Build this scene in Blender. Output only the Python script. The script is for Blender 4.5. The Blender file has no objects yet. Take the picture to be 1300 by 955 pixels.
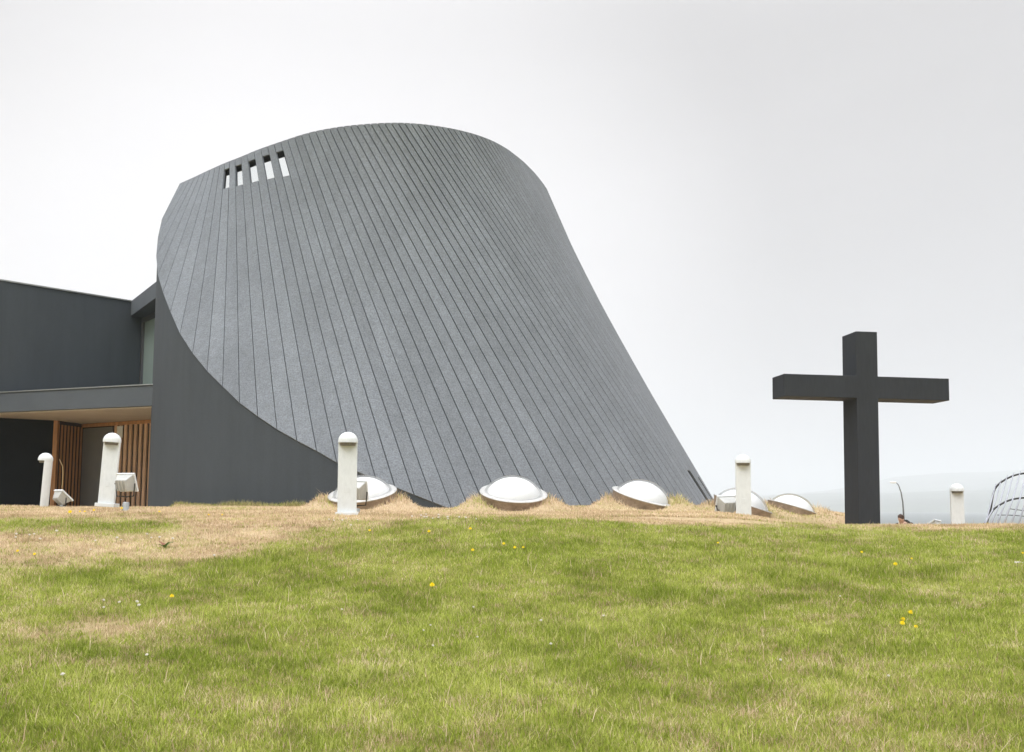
import bpy, bmesh, math, random
import numpy as np
from mathutils import Vector, Matrix

C = bpy.context.scene.collection
SC = bpy.context.scene
R = math.radians
random.seed(7)
rng = np.random.default_rng(11)

# ------------------------------------------------------------------ camera
F_PX, CX, CY = 1264.0, 650.0, 526.0            # focal length and optical centre, in the photograph's pixels
PITCH, ROLL = math.atan(0.090), 0.006
cam_d = bpy.data.cameras.new('camera')
cam = bpy.data.objects.new('camera', cam_d)
C.objects.link(cam)
SC.camera = cam
cam_d.sensor_width = 36.0
cam_d.sensor_fit = 'HORIZONTAL'
cam_d.lens = 36.0 * F_PX / 1300.0
cam_d.shift_y = (CY - 477.5) / 1300.0
cam_d.clip_start = 0.05
cam_d.clip_end = 40000
CM = Matrix.Rotation(R(90) + PITCH, 3, 'X') @ Matrix.Rotation(ROLL, 3, 'Z')
cam.matrix_world = CM.to_4x4()

# ------------------------------------------------------------------ world: bright overcast over a daylight sky
SUN_EL, SUN_AZ = R(52), R(205)                  # sun high behind the photographer's left shoulder, veiled
w = bpy.data.worlds.new('World')
SC.world = w
w.use_nodes = True
nt = w.node_tree
nt.nodes.clear()
def wn(t, **k):
    n = nt.nodes.new(t)
    for a, b in k.items(): setattr(n, a, b)
    return n
def wmath(op, a, b=None, c=None):
    n = wn('ShaderNodeMath', operation=op)
    for i, v in enumerate((a, b, c)):
        if v is None: continue
        if isinstance(v, (int, float)): n.inputs[i].default_value = v
        else: nt.links.new(v, n.inputs[i])
    return n.outputs[0]
sky = wn('ShaderNodeTexSky', sky_type='NISHITA', sun_disc=False)
sky.sun_elevation = SUN_EL
sky.sun_rotation = SUN_AZ
sky.air_density = 1.0
sky.dust_density = 3.0
tc = wn('ShaderNodeTexCoord')
sep = wn('ShaderNodeSeparateXYZ')
nt.links.new(tc.outputs['Generated'], sep.inputs[0])
X, Y, Z = sep.outputs
# cloud deck: horizon luminance, brightening towards the zenith
zen = wn('ShaderNodeMapRange', interpolation_type='SMOOTHSTEP')
nt.links.new(Z, zen.inputs[0])
zen.inputs[1].default_value = 0.42; zen.inputs[2].default_value = 0.95
zen.inputs[3].default_value = 0.0;  zen.inputs[4].default_value = 2.35
# a broad brighter part of the deck, low ahead and to the left
dotn = wn('ShaderNodeVectorMath', operation='DOT_PRODUCT')
nt.links.new(tc.outputs['Generated'], dotn.inputs[0])
gd = Vector((-0.20, 0.95, 0.16)).normalized()
dotn.inputs[1].default_value = gd
glow = wn('ShaderNodeMapRange', interpolation_type='SMOOTHSTEP')
nt.links.new(dotn.outputs['Value'], glow.inputs[0])
glow.inputs[1].default_value = 0.88; glow.inputs[2].default_value = 1.0
glow.inputs[3].default_value = 0.0;  glow.inputs[4].default_value = 0.29
noi = wn('ShaderNodeTexNoise')
mp = wn('ShaderNodeMapping')
mp.inputs['Scale'].default_value = (1.0, 1.0, 2.6)
mp.inputs['Location'].default_value = (3.1, 0.4, 1.2)
nt.links.new(tc.outputs['Generated'], mp.inputs[0])
nt.links.new(mp.outputs[0], noi.inputs['Vector'])
noi.inputs['Scale'].default_value = 2.2
noi.inputs['Detail'].default_value = 5
noi.inputs['Roughness'].default_value = 0.45
cl = wmath('MULTIPLY_ADD', noi.outputs['Fac'], 0.12, -0.06)
lum = wmath('ADD', wmath('ADD', wmath('ADD', 0.555, zen.outputs[0]), glow.outputs[0]), cl)
lum10 = wmath('MULTIPLY', lum, 10.0)
comb = wn('ShaderNodeCombineColor')
nt.links.new(wmath('MULTIPLY', lum10, 1.0), comb.inputs[0])
nt.links.new(wmath('MULTIPLY', lum10, 0.992), comb.inputs[1])
nt.links.new(wmath('MULTIPLY', lum10, 1.012), comb.inputs[2])
mix = wn('ShaderNodeMix', data_type='RGBA')
mix.inputs['Factor'].default_value = 0.95
nt.links.new(sky.outputs[0], mix.inputs['A'])
nt.links.new(comb.outputs[0], mix.inputs['B'])
bg = wn('ShaderNodeBackground')
bg.inputs['Strength'].default_value = 0.1
nt.links.new(mix.outputs['Result'], bg.inputs['Color'])
out = wn('ShaderNodeOutputWorld')
nt.links.new(bg.outputs[0], out.inputs['Surface'])

sun_d = bpy.data.lights.new('sun', 'SUN')
sun_d.energy = 1.1
sun_d.angle = R(28)
sun_d.color = (1.0, 0.98, 0.95)
sun = bpy.data.objects.new('sun', sun_d)
C.objects.link(sun)
sd = Vector((math.sin(SUN_AZ) * math.cos(SUN_EL), math.cos(SUN_AZ) * math.cos(SUN_EL), math.sin(SUN_EL)))
sun.rotation_euler = sd.to_track_quat('Z', 'Y').to_euler()

SC.view_settings.view_transform = 'Standard'
SC.view_settings.look = 'None'
SC.view_settings.exposure = 0.30
SC.view_settings.gamma = 1.0
SC.cycles.max_bounces = 8
SC.cycles.volume_bounces = 1
SC.cycles.transparent_max_bounces = 12

# ------------------------------------------------------------------ measuring the photograph
def ray(px, py):
    return (CM @ Vector(((px - CX) / F_PX, -(py - CY) / F_PX, -1.0))).normalized()
def at_y(px, py, y):
    d = ray(px, py); return d * (y / d.y)
def at_z(px, py, z):
    d = ray(px, py); return d * (z / d.z)
def proj(p):
    q = CM.transposed() @ Vector(p)
    return (CX + F_PX * q.x / -q.z, CY - F_PX * q.y / -q.z)
def interp(x, tab):
    xs = [t[0] for t in tab]; ys = [t[1] for t in tab]
    return float(np.interp(x, xs, ys))

# ------------------------------------------------------------------ material helpers
def mat(name, base, rough=0.8, metal=0.0, noise=None, bump=None, spec=0.4, extra=None):
    """noise = (scale, amount, stretch) mottles the base colour; bump = (scale, strength, distance)"""
    m = bpy.data.materials.new(name); m.use_nodes = True
    t = m.node_tree; b = t.nodes['Principled BSDF']
    b.inputs['Roughness'].default_value = rough
    b.inputs['Metallic'].default_value = metal
    b.inputs['Specular IOR Level'].default_value = spec
    b.inputs['Base Color'].default_value = (*base, 1)
    co = t.nodes.new('ShaderNodeTexCoord')
    last = None
    if noise:
        prev = None
        for j, (sc_, am, st) in enumerate(noise):
            mp_ = t.nodes.new('ShaderNodeMapping'); mp_.inputs['Scale'].default_value = st
            mp_.inputs['Location'].default_value = (j * 7.3, j * 3.1, 0)
            n = t.nodes.new('ShaderNodeTexNoise'); n.inputs['Scale'].default_value = sc_
            n.inputs['Detail'].default_value = 6; n.inputs['Roughness'].default_value = 0.62
            t.links.new(co.outputs['Object'], mp_.inputs[0]); t.links.new(mp_.outputs[0], n.inputs['Vector'])
            mr = t.nodes.new('ShaderNodeMapRange'); t.links.new(n.outputs['Fac'], mr.inputs[0])
            mr.inputs[1].default_value = 0.3; mr.inputs[2].default_value = 0.7
            mr.inputs[3].default_value = 1 - am; mr.inputs[4].default_value = 1 + am
            if prev is None: prev = mr.outputs[0]
            else:
                mm = t.nodes.new('ShaderNodeMath'); mm.operation = 'MULTIPLY'
                t.links.new(prev, mm.inputs[0]); t.links.new(mr.outputs[0], mm.inputs[1]); prev = mm.outputs[0]
        vm = t.nodes.new('ShaderNodeVectorMath'); vm.operation = 'SCALE'
        vm.inputs[0].default_value = base
        t.links.new(prev, vm.inputs['Scale'])
        t.links.new(vm.outputs[0], b.inputs['Base Color'])
        last = vm
    if bump:
        n = t.nodes.new('ShaderNodeTexNoise'); n.inputs['Scale'].default_value = bump[0]
        n.inputs['Detail'].default_value = 8; n.inputs['Roughness'].default_value = 0.65
        t.links.new(co.outputs['Object'], n.inputs['Vector'])
        bp = t.nodes.new('ShaderNodeBump'); bp.inputs['Strength'].default_value = bump[1]
        bp.inputs['Distance'].default_value = bump[2]
        t.links.new(n.outputs['Fac'], bp.inputs['Height']); t.links.new(bp.outputs[0], b.inputs['Normal'])
    return m

M = {}
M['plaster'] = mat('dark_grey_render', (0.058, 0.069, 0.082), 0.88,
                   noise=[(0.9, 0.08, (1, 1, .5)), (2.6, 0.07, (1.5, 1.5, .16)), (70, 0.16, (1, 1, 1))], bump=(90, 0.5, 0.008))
M['shaded_plaster'] = mat('shaded_render', (0.012, 0.016, 0.020), 0.9, spec=0.15, noise=[(1.5, 0.1, (1, 1, 1)), (60, 0.1, (1, 1, 1))], bump=(120, 0.3, 0.005))  # wall plaster darkened: the shade under the canopy is put into its colour
M['beam'] = mat('grey_painted_render', (0.090, 0.104, 0.120), 0.85,
                noise=[(1.5, 0.06, (1, 1, 1)), (60, 0.10, (1, 1, 1))], bump=(120, 0.35, 0.006))
M['cross'] = mat('black_stained_concrete', (0.026, 0.030, 0.037), 0.75,
                 noise=[(1.7, 0.12, (1, 1, .3)), (12, 0.12, (3, 3, .4)), (80, 0.10, (1, 1, 1))], bump=(70, 0.3, 0.004))
M['white'] = mat('off_white_enamel', (0.68, 0.715, 0.735), 0.45, noise=[(3, 0.04, (1, 1, .4)), (25, 0.05, (1, 1, .5))], bump=(90, 0.06, 0.002))
M['lamp_body'] = mat('grey_white_enamel', (0.46, 0.47, 0.46), 0.45, noise=[(9, 0.07, (1, 1, 1))], bump=(80, 0.08, 0.002))
M['lens'] = mat('smoked_lens', (0.16, 0.15, 0.13), 0.3)
M['lamp_glass'] = mat('lamp_glass', (0.05, 0.055, 0.06), 0.08, spec=0.6)
M['dark_metal'] = mat('dark_metal', (0.035, 0.035, 0.037), 0.5, 0.3)
M['steel'] = mat('weathered_steel', (0.13, 0.135, 0.14), 0.45, 0.5, noise=[(6, 0.15, (1, 1, 1))], bump=(20, 0.15, 0.01))
M['pipe'] = mat('galvanised_pipe', (0.42, 0.44, 0.45), 0.4, 0.6, noise=[(12, 0.1, (1, 1, 1))])
M['collar'] = mat('skylight_collar', (0.40, 0.33, 0.28), 0.42, 0.45, noise=[(4, 0.3, (1, 1, 1)), (22, 0.2, (1, 1, 2))], bump=(25, 0.25, 0.01))
M['flange'] = mat('acrylic_flange', (0.50, 0.50, 0.49), 0.3, noise=[(10, 0.08, (1, 1, 1))])
M['wood'] = mat('oiled_larch', (0.52, 0.27, 0.13), 0.65, noise=[(1.6, 0.25, (6, 6, .4)), (20, 0.16, (6, 6, .3))], bump=(40, 0.2, 0.003))
M['wood_grey'] = mat('weathered_larch', (0.74, 0.50, 0.35), 0.7, noise=[(1.6, 0.25, (6, 6, .4)), (20, 0.14, (6, 6, .3))], bump=(40, 0.2, 0.003))
M['backing'] = mat('black_battens', (0.06, 0.042, 0.033), 0.9)
M['soffit'] = mat('plywood_soffit', (0.60, 0.53, 0.47), 0.7, noise=[(1.2, 0.08, (1, 1, 1)), (10, 0.06, (1, 4, 1))])
M['door'] = mat('grey_door_paint', (0.21, 0.213, 0.215), 0.4, noise=[(1.5, 0.06, (1, 1, 1))])
M['frame'] = mat('window_frame_grey', (0.10, 0.105, 0.115), 0.5)
M['roof'] = mat('roofing_felt', (0.09, 0.09, 0.09), 0.95, noise=[(2, 0.2, (1, 1, 1))])
M['paper'] = mat('white_paper', (0.85, 0.88, 0.92), 0.6, noise=[(12, 0.06, (1, 1, 1))])
M['skin'] = mat('skin', (0.46, 0.29, 0.22), 0.55)
M['hair'] = mat('brown_hair', (0.055, 0.030, 0.020), 0.7, noise=[(60, 0.4, (1, 1, 1))])
M['jacket'] = mat('black_jacket', (0.018, 0.02, 0.021), 0.8)
M['trousers'] = mat('blue_trousers', (0.03, 0.04, 0.07), 0.85)
M['shoe'] = mat('shoe', (0.03, 0.025, 0.02), 0.7)
M['eye'] = mat('eye', (0.02, 0.015, 0.012), 0.3)
M['lip'] = mat('lip', (0.38, 0.13, 0.10), 0.5)
M['yellow'] = mat('yellow_petals', (0.9, 0.70, 0.008), 0.6)
M['petal'] = mat('white_petals', (0.72, 0.68, 0.64), 0.7)
M['stem'] = mat('flower_stem', (0.13, 0.16, 0.04), 0.7)
M['leaf'] = mat('dock_leaf', (0.10, 0.20, 0.03), 0.6, noise=[(30, 0.3, (1, 1, 1))])
M['leaf_red'] = mat('dock_leaf_red', (0.22, 0.09, 0.05), 0.6, noise=[(30, 0.3, (1, 1, 1))])
M['rod'] = mat('pale_aluminium_rod', (0.36, 0.38, 0.43), 0.5, 0.2)

# cladding: boards differ a little from one another, with mineral grain and faint cross bands
def cladding_mat():
    m = bpy.data.materials.new('grey_mineral_boards'); m.use_nodes = True
    t = m.node_tree; b = t.nodes['Principled BSDF']
    b.inputs['Roughness'].default_value = 0.7
    b.inputs['Specular IOR Level'].default_value = 0.35
    L = t.links.new
    co = t.nodes.new('ShaderNodeTexCoord')
    at = t.nodes.new('ShaderNodeAttribute'); at.attribute_name = 'board'
    def noise(scale, st, lo, hi, det=5):
        mp_ = t.nodes.new('ShaderNodeMapping'); mp_.inputs['Scale'].default_value = st
        L(co.outputs['Object'], mp_.inputs[0])
        n = t.nodes.new('ShaderNodeTexNoise'); n.inputs['Scale'].default_value = scale
        n.inputs['Detail'].default_value = det; n.inputs['Roughness'].default_value = 0.6
        L(mp_.outputs[0], n.inputs['Vector'])
        mr = t.nodes.new('ShaderNodeMapRange'); L(n.outputs['Fac'], mr.inputs[0])
        mr.inputs[1].default_value = 0.3; mr.inputs[2].default_value = 0.7
        mr.inputs[3].default_value = lo; mr.inputs[4].default_value = hi
        return mr.outputs[0], n
    def mul(a, b_):
        n = t.nodes.new('ShaderNodeMath'); n.operation = 'MULTIPLY'; L(a, n.inputs[0]); L(b_, n.inputs[1]); return n.outputs[0]
    a1, _ = noise(0.55, (1, 1, 1), 0.90, 1.08)
    a2, _ = noise(5.0, (1, 1, 2.4), 0.94, 1.06)
    a3, n3 = noise(36, (1, 1, 1), 0.68, 1.32, 10)
    a4, _ = noise(26, (0.35, 0.35, 2.5), 0.93, 1.07)
    rng_ = t.nodes.new('ShaderNodeMapRange'); L(at.outputs['Fac'], rng_.inputs[0])
    rng_.inputs[3].default_value = 0.935; rng_.inputs[4].default_value = 1.055
    a5, _ = noise(3.2, (1.6, 1.6, .22), 0.93, 1.06)
    f = mul(mul(mul(mul(a1, a5), a2), mul(a3, a4)), rng_.outputs[0])
    vm = t.nodes.new('ShaderNodeVectorMath'); vm.operation = 'SCALE'
    vm.inputs[0].default_value = (0.164, 0.181, 0.202)
    L(f, vm.inputs['Scale']); L(vm.outputs[0], b.inputs['Base Color'])
    bp = t.nodes.new('ShaderNodeBump'); bp.inputs['Strength'].default_value = 0.8; bp.inputs['Distance'].default_value = 0.012
    L(n3.outputs['Fac'], bp.inputs['Height']); L(bp.outputs[0], b.inputs['Normal'])
    return m
M['cladding'] = cladding_mat()
M['groove'] = mat('board_backing', (0.105, 0.116, 0.128), 0.9)

def glass_mat(name, tint, amount, rough=0.02):
    m = bpy.data.materials.new(name); m.use_nodes = True
    t = m.node_tree; t.nodes.clear(); L = t.links.new
    o = t.nodes.new('ShaderNodeOutputMaterial')
    tr = t.nodes.new('ShaderNodeBsdfTransparent'); tr.inputs[0].default_value = (*tint, 1)
    gl = t.nodes.new('ShaderNodeBsdfGlossy'); gl.inputs['Roughness'].default_value = rough
    fr = t.nodes.new('ShaderNodeFresnel'); fr.inputs[0].default_value = 1.49
    ad = t.nodes.new('ShaderNodeMath'); ad.operation = 'MULTIPLY'; ad.inputs[1].default_value = amount
    L(fr.outputs[0], ad.inputs[0])
    mx = t.nodes.new('ShaderNodeMixShader'); L(ad.outputs[0], mx.inputs[0]); L(tr.outputs[0], mx.inputs[1]); L(gl.outputs[0], mx.inputs[2])
    L(mx.outputs[0], o.inputs[0])
    return m
M['clear'] = glass_mat('clear_acrylic', (0.97, 0.98, 0.98), 0.6, .06)
M['pane'] = glass_mat('clear_window_glass', (0.93, 0.96, 0.95), 1.0)
M['pane_green'] = mat('blind_behind_glass', (0.30, 0.37, 0.335), 0.15, spec=0.6, noise=[(0.8, 0.06, (1, 1, .5))])

def dome_mat():
    m = mat('opal_acrylic', (0.84, 0.84, 0.84), 0.3, spec=0.3)
    b = m.node_tree.nodes['Principled BSDF']
    b.inputs['Transmission Weight'].default_value = 0.0
    return m
M['opal'] = dome_mat()

# ------------------------------------------------------------------ mesh helpers
class MB:
    def __init__(s): s.v = []; s.f = []; s.a = []
    def add(s, vs, fs, at=0.0):
        o = len(s.v); s.v += [tuple(v) for v in vs]; s.f += [tuple(i + o for i in f) for f in fs]; s.a += [at] * len(fs)
        return s
    def quad(s, a, b, c, d, at=0.0): return s.add([a, b, c, d], [(0, 1, 2, 3)], at)
    def box(s, x0, x1, y0, y1, z0, z1, m=None):
        vs = [Vector(p) for p in ((x0,y0,z0),(x1,y0,z0),(x1,y1,z0),(x0,y1,z0),(x0,y0,z1),(x1,y0,z1),(x1,y1,z1),(x0,y1,z1))]
        if m is not None: vs = [m @ p for p in vs]
        return s.add(vs, [(0,3,2,1),(4,5,6,7),(0,1,5,4),(1,2,6,5),(2,3,7,6),(3,0,4,7)])
    def prism(s, pts, z0, z1):
        n = len(pts)
        vs = [(p[0], p[1], z0) for p in pts] + [(p[0], p[1], z1) for p in pts]
        fs = [(i, (i + 1) % n, n + (i + 1) % n, n + i) for i in range(n)] + [tuple(range(n - 1, -1, -1)), tuple(range(n, 2 * n))]
        return s.add(vs, fs)
    def lathe(s, prof, n=32, m=None, cap=True, a0=0.0, a1=2 * math.pi):
        full = abs(a1 - a0 - 2 * math.pi) < 1e-6
        k = n if full else n + 1
        vs = []
        for r, z in prof:
            for i in range(k):
                a = a0 + (a1 - a0) * i / n
                p = Vector((r * math.cos(a), r * math.sin(a), z)); vs.append(m @ p if m is not None else p)
        fs = []
        for j in range(len(prof) - 1):
            for i in range(n):
                i2 = (i + 1) % k
                fs.append((j * k + i, j * k + i2, (j + 1) * k + i2, (j + 1) * k + i))
        if cap:
            fs.append(tuple(range(k - 1, -1, -1)))
            fs.append(tuple((len(prof) - 1) * k + i for i in range(k)))
        return s.add(vs, fs)
    def tube(s, pts, rad, n=8):
        pts = [Vector(p) for p in pts]
        if not hasattr(rad, '__len__'): rad = [rad] * len(pts)
        vs = []; up = Vector((0.13, 0.21, 0.97))
        for i, p in enumerate(pts):
            d = (pts[min(i + 1, len(pts) - 1)] - pts[max(i - 1, 0)]).normalized()
            a = d.cross(up)
            if a.length < 1e-3: a = d.cross(Vector((1, 0, 0)))
            a.normalize(); b = d.cross(a)
            for j in range(n):
                t = 2 * math.pi * j / n
                vs.append(p + (a * math.cos(t) + b * math.sin(t)) * rad[i])
        fs = [(i * n + j, i * n + (j + 1) % n, (i + 1) * n + (j + 1) % n, (i + 1) * n + j) for i in range(len(pts) - 1) for j in range(n)]
        fs += [tuple(range(n - 1, -1, -1)), tuple((len(pts) - 1) * n + j for j in range(n))]
        return s.add(vs, fs)
    def sphere(s, c, r, n=12, m=12, sc=(1, 1, 1), mat4=None):
        vs = []; 
        for i in range(m + 1):
            t = math.pi * i / m
            for j in range(n):
                p = Vector((r * sc[0] * math.sin(t) * math.cos(2 * math.pi * j / n), r * sc[1] * math.sin(t) * math.sin(2 * math.pi * j / n), r * sc[2] * math.cos(t)))
                if mat4 is not None: p = mat4 @ p
                vs.append(p + Vector(c))
        fs = [(i * n + j, (i + 1) * n + j, (i + 1) * n + (j + 1) % n, i * n + (j + 1) % n) for i in range(m) for j in range(n)]
        return s.add(vs, fs)
    def build(s, name, m, parent=None, smooth=False, bevel=0.0, loc=None, attr=None, weld=0.0, recalc=True):
        me = bpy.data.meshes.new(name)
        me.from_pydata(s.v, [], s.f)
        if attr:
            a = me.attributes.new(attr, 'FLOAT', 'FACE'); a.data.foreach_set('value', s.a)
        if weld or recalc:
            b = bmesh.new(); b.from_mesh(me)
            if weld: bmesh.ops.remove_doubles(b, verts=b.verts, dist=weld)
            if recalc: bmesh.ops.recalc_face_normals(b, faces=b.faces)
            b.to_mesh(me); b.free()
        me.materials.append(m)
        if smooth: me.polygons.foreach_set('use_smooth', [True] * len(me.polygons))
        o = bpy.data.objects.new(name, me); C.objects.link(o)
        if parent is not None: o.parent = parent
        if loc is not None: o.location = loc
        if bevel:
            md = o.modifiers.new('edge', 'BEVEL'); md.width = bevel; md.segments = 2; md.limit_method = 'ANGLE'; md.angle_limit = R(35)
        if smooth == 'auto':
            md = o.modifiers.new('split', 'EDGE_SPLIT'); md.split_angle = R(35)
        return o
def empty(name, label, cat, loc=(0, 0, 0), rot=(0, 0, 0), group=None):
    o = bpy.data.objects.new(name, None); C.objects.link(o)
    o.empty_display_size = 0.1
    o.location = loc; o.rotation_euler = rot
    o['label'] = label; o['category'] = cat
    if group: o['group'] = group
    return o
def tag(o, label, cat, group=None):
    o['label'] = label; o['category'] = cat
    if group: o['group'] = group
    return o
def structure(o, label=None):
    o['kind'] = 'structure'
    if label: o['label'] = label
    return o
def copy_tree(src, parent=None):
    c = src.copy(); C.objects.link(c); c.parent = parent
    for ch in src.children: copy_tree(ch, c)
    return c

# ------------------------------------------------------------------ terrain
def sstep(a, b, x):
    t = np.clip((x - a) / (b - a), 0, 1); return t * t * (3 - 2 * t)
_ph = [(0.9, 0.3, 1.1, 0.028), (0.37, 0.8, 2.7, 0.03), (2.1, 1.3, 0.4, 0.012), (1.4, -2.3, 5.0, 0.010), (3.9, 2.7, 1.9, 0.006), (-2.8, 4.4, 3.3, 0.006)]
def lumps(x, y):
    z = 0
    for a, b, c, h in _ph: z = z + h * np.sin(a * x + b * y + c) * np.cos(b * x * 0.7 - a * y * 0.6 + c * 2)
    return z
DOMES = [  # name px, rim-centre py, distance, tilt direction (x, y), tilt
    (460, 626, 16.2, (-0.30, -0.95), 17),
    (652, 626, 16.4, (0.22, -0.97), 17),
    (817, 630.5, 17.2, (0.80, -0.60), 18),
    (943, 640, 18.5, (0.97, -0.20), 18),
    (1007, 644.5, 21.3, (0.99, -0.05), 17)]
DOME_P = [at_y(px, py, d) for px, py, d, _, _ in DOMES]
CH = (-2.2, 27.0)
def gh(x, y):
    x = np.asarray(x, float); y = np.asarray(y, float)
    u = x / np.maximum(y, 3.0)
    near = np.interp(y, [-30, 0, 3.6, 4.6, 7, 8.8, 10.3, 11.5, 12.3], [-3.0, -1.27, -.95, -.865, -.60, -.40, -.24, -.165, -.15])
    s = sstep(0.0, 0.34, u)
    near = near - 0.095 * s * sstep(8, 11.5, y)
    left = np.interp(y, [12.3, 13.5, 17, 20, 60, 200, 400, 9000], [-.15, -.13, -.11, -.07, -.3, -6, -16.5, -16.5])
    right = np.interp(y, [12.3, 13.5, 15.1, 17.3, 20, 30, 60, 100, 160, 9000], [-.245, -.28, -.36, -.62, -1.05, -2.3, -5.2, -9.5, -16.5, -16.5])
    sr = sstep(0.20, 0.33, u)
    far = left * (1 - sr) + right * sr
    z = np.where(y < 12.3, near, far)
    # forecourt in front of the entrance lies lower
    dip = sstep(17.4, 19.2, y) * sstep(-0.335, -0.36, u) * (1 - sstep(30, 45, y))
    z = z - 0.68 * dip
    # bank round the foot of the church
    r = np.hypot(x - CH[0], y - CH[1])
    emb = np.interp(r, [0, 9.6, 10.9, 11.35, 12.4], [-.02, -.06, -.235, -.50, -60])
    z = np.where((y > 12.3) & (u > 0.05), np.maximum(z, emb), z)
    for i, p in enumerate(DOME_P):
        q = np.hypot(x - p.x, (y - p.y) * 0.9)
        front = np.exp(-((x - p.x) / 0.46) ** 2) * sstep(p.y + .1, p.y - .3, y)
        z = z + (0.20 if i < 3 else 0.11) * np.exp(-(np.maximum(q - 0.62, 0) / 0.27) ** 2) * (1 - front)
        z = z - 0.075 * np.exp(-(q / 0.85) ** 2) * sstep(p.y + .1, p.y - .3, y) * np.exp(-((x - p.x) / 0.6) ** 2)
    damp = 1 - 0.8 * sstep(60, 200, np.hypot(x, y))
    return z + lumps(x, y) * damp * np.where(y > 10.5, 0.35, 1.0)
def on_ground(px, py, dmin=3.0, dmax=40.0):
    d = ray(px, py); d = d / d.y
    ys = np.arange(dmin, dmax, 0.02)
    h = d.z * ys - gh(d.x * ys, ys)
    i = np.argmax(h < 0)
    if h[i] >= 0: i = int(np.argmin(h))
    y = ys[i]; return Vector((d.x * y, y, float(gh(d.x * y, y))))
def G(x, y): return float(gh(x, y))

def graded(a, b, step, far, n):
    core = np.arange(a, b + step / 2, step)
    g = np.geomspace(step * 1.3, far - b, n) + b
    g0 = a - np.geomspace(step * 1.3, far + a, n) if far + a > 0 else np.array([])
    return np.concatenate([g0[::-1], core, g])
xs = graded(-16, 16, 0.16, 9000, 34)
ys = np.concatenate([-np.geomspace(0.6, 9000, 26)[::-1], np.arange(0, 34, 0.16), 34 + np.geomspace(0.3, 9000, 40)])
GX, GY = np.meshgrid(xs, ys)
GZ = gh(GX, GY)
nx, ny = len(xs), len(ys)
V = np.stack([GX, GY, GZ], -1).reshape(-1, 3)
idx = np.arange(nx * ny).reshape(ny, nx)
Fq = np.stack([idx[:-1, :-1], idx[:-1, 1:], idx[1:, 1:], idx[1:, :-1]], -1).reshape(-1, 4)
me = bpy.data.meshes.new('ground')
me.vertices.add(len(V)); me.vertices.foreach_set('co', V.ravel())
me.loops.add(len(Fq) * 4); me.loops.foreach_set('vertex_index', Fq.ravel())
me.polygons.add(len(Fq)); me.polygons.foreach_set('loop_start', np.arange(len(Fq)) * 4)
me.polygons.foreach_set('use_smooth', np.ones(len(Fq), bool))
me.update(); me.validate()

# where the turf is scorched (1) or green (0): scorched crown of the bank, green slope with straw patches
def dryness(x, y):
    u = x / np.maximum(y, 3.0)
    yb = np.interp(u, [-.6, -.43, -.316, -.253, -.158, 0, .2, .4], [7.3, 7.5, 8.2, 8.9, 10.5, 10.9, 11.3, 11.5])
    n1 = np.sin(x * 1.7 + 1.3 * np.sin(y * 0.9)) * np.cos(y * 1.1 + 0.8 * np.sin(x * 1.3)) + 0.5 * np.sin(x * 4.3 + y * 2.9) * np.cos(y * 3.7 - x * 2.2)
    n2 = np.sin(x * 0.8 - y * 0.5 + 2) * np.cos(x * 0.5 + y * 1.4) + 0.6 * np.sin(2.9 * x + 1.2 * y) * np.cos(2.1 * y - 1.7 * x + 1)
    zone = sstep(-1.0, 0.6, y - yb + 0.34 * n1)
    strip = np.exp(-((y - 10.2) / 0.65) ** 2) * sstep(-.30, -.37, u)      # green strip low left on the crown
    zone = zone * (1 - 0.75 * strip)
    base = np.clip(0.225 + 0.075 * n2 + 0.09 * n1, 0.05, 0.8)
    patch = np.exp(-(((x + 2.45) / 0.5) ** 2 + ((y - 5.9) / 0.35) ** 2)) * 0.5
    return np.clip(np.maximum(base + patch, zone * (0.88 + 0.10 * n1)), 0, 1)
at_ = me.attributes.new('dry', 'FLOAT', 'POINT'); at_.data.foreach_set('value', dryness(GX, GY).ravel())
ground = bpy.data.objects.new('ground', me); C.objects.link(ground); structure(ground)
def ground_mat():
    m = bpy.data.materials.new('turf_soil'); m.use_nodes = True
    t = m.node_tree; b = t.nodes['Principled BSDF']; L = t.links.new
    b.inputs['Roughness'].default_value = 0.95; b.inputs['Specular IOR Level'].default_value = 0.1
    a = t.nodes.new('ShaderNodeAttribute'); a.attribute_name = 'dry'
    co = t.nodes.new('ShaderNodeTexCoord')
    n = t.nodes.new('ShaderNodeTexNoise'); n.inputs['Scale'].default_value = 18; n.inputs['Detail'].default_value = 9; n.inputs['Roughness'].default_value = 0.7
    L(co.outputs['Object'], n.inputs['Vector'])
    s = t.nodes.new('ShaderNodeMath'); s.operation = 'MULTIPLY_ADD'; s.inputs[1].default_value = 0.9; s.inputs[2].default_value = -0.45
    L(n.outputs['Fac'], s.inputs[0])
    ad = t.nodes.new('ShaderNodeMath'); ad.operation = 'ADD'; ad.use_clamp = True; L(a.outputs['Fac'], ad.inputs[0]); L(s.outputs[0], ad.inputs[1])
    cr = t.nodes.new('ShaderNodeValToRGB'); e = cr.color_ramp
    e.elements[0].color = (0.16, 0.19, 0.022, 1); e.elements[1].color = (0.52, 0.39, 0.26, 1)
    x_ = e.elements.new(0.45); x_.color = (0.26, 0.25, 0.07, 1)
    L(ad.outputs[0], cr.inputs[0]); L(cr.outputs[0], b.inputs['Base Color'])
    bp = t.nodes.new('ShaderNodeBump'); bp.inputs['Distance'].default_value = 0.03; L(n.outputs['Fac'], bp.inputs['Height']); L(bp.outputs[0], b.inputs['Normal'])
    return m
me.materials.append(ground_mat())

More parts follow.
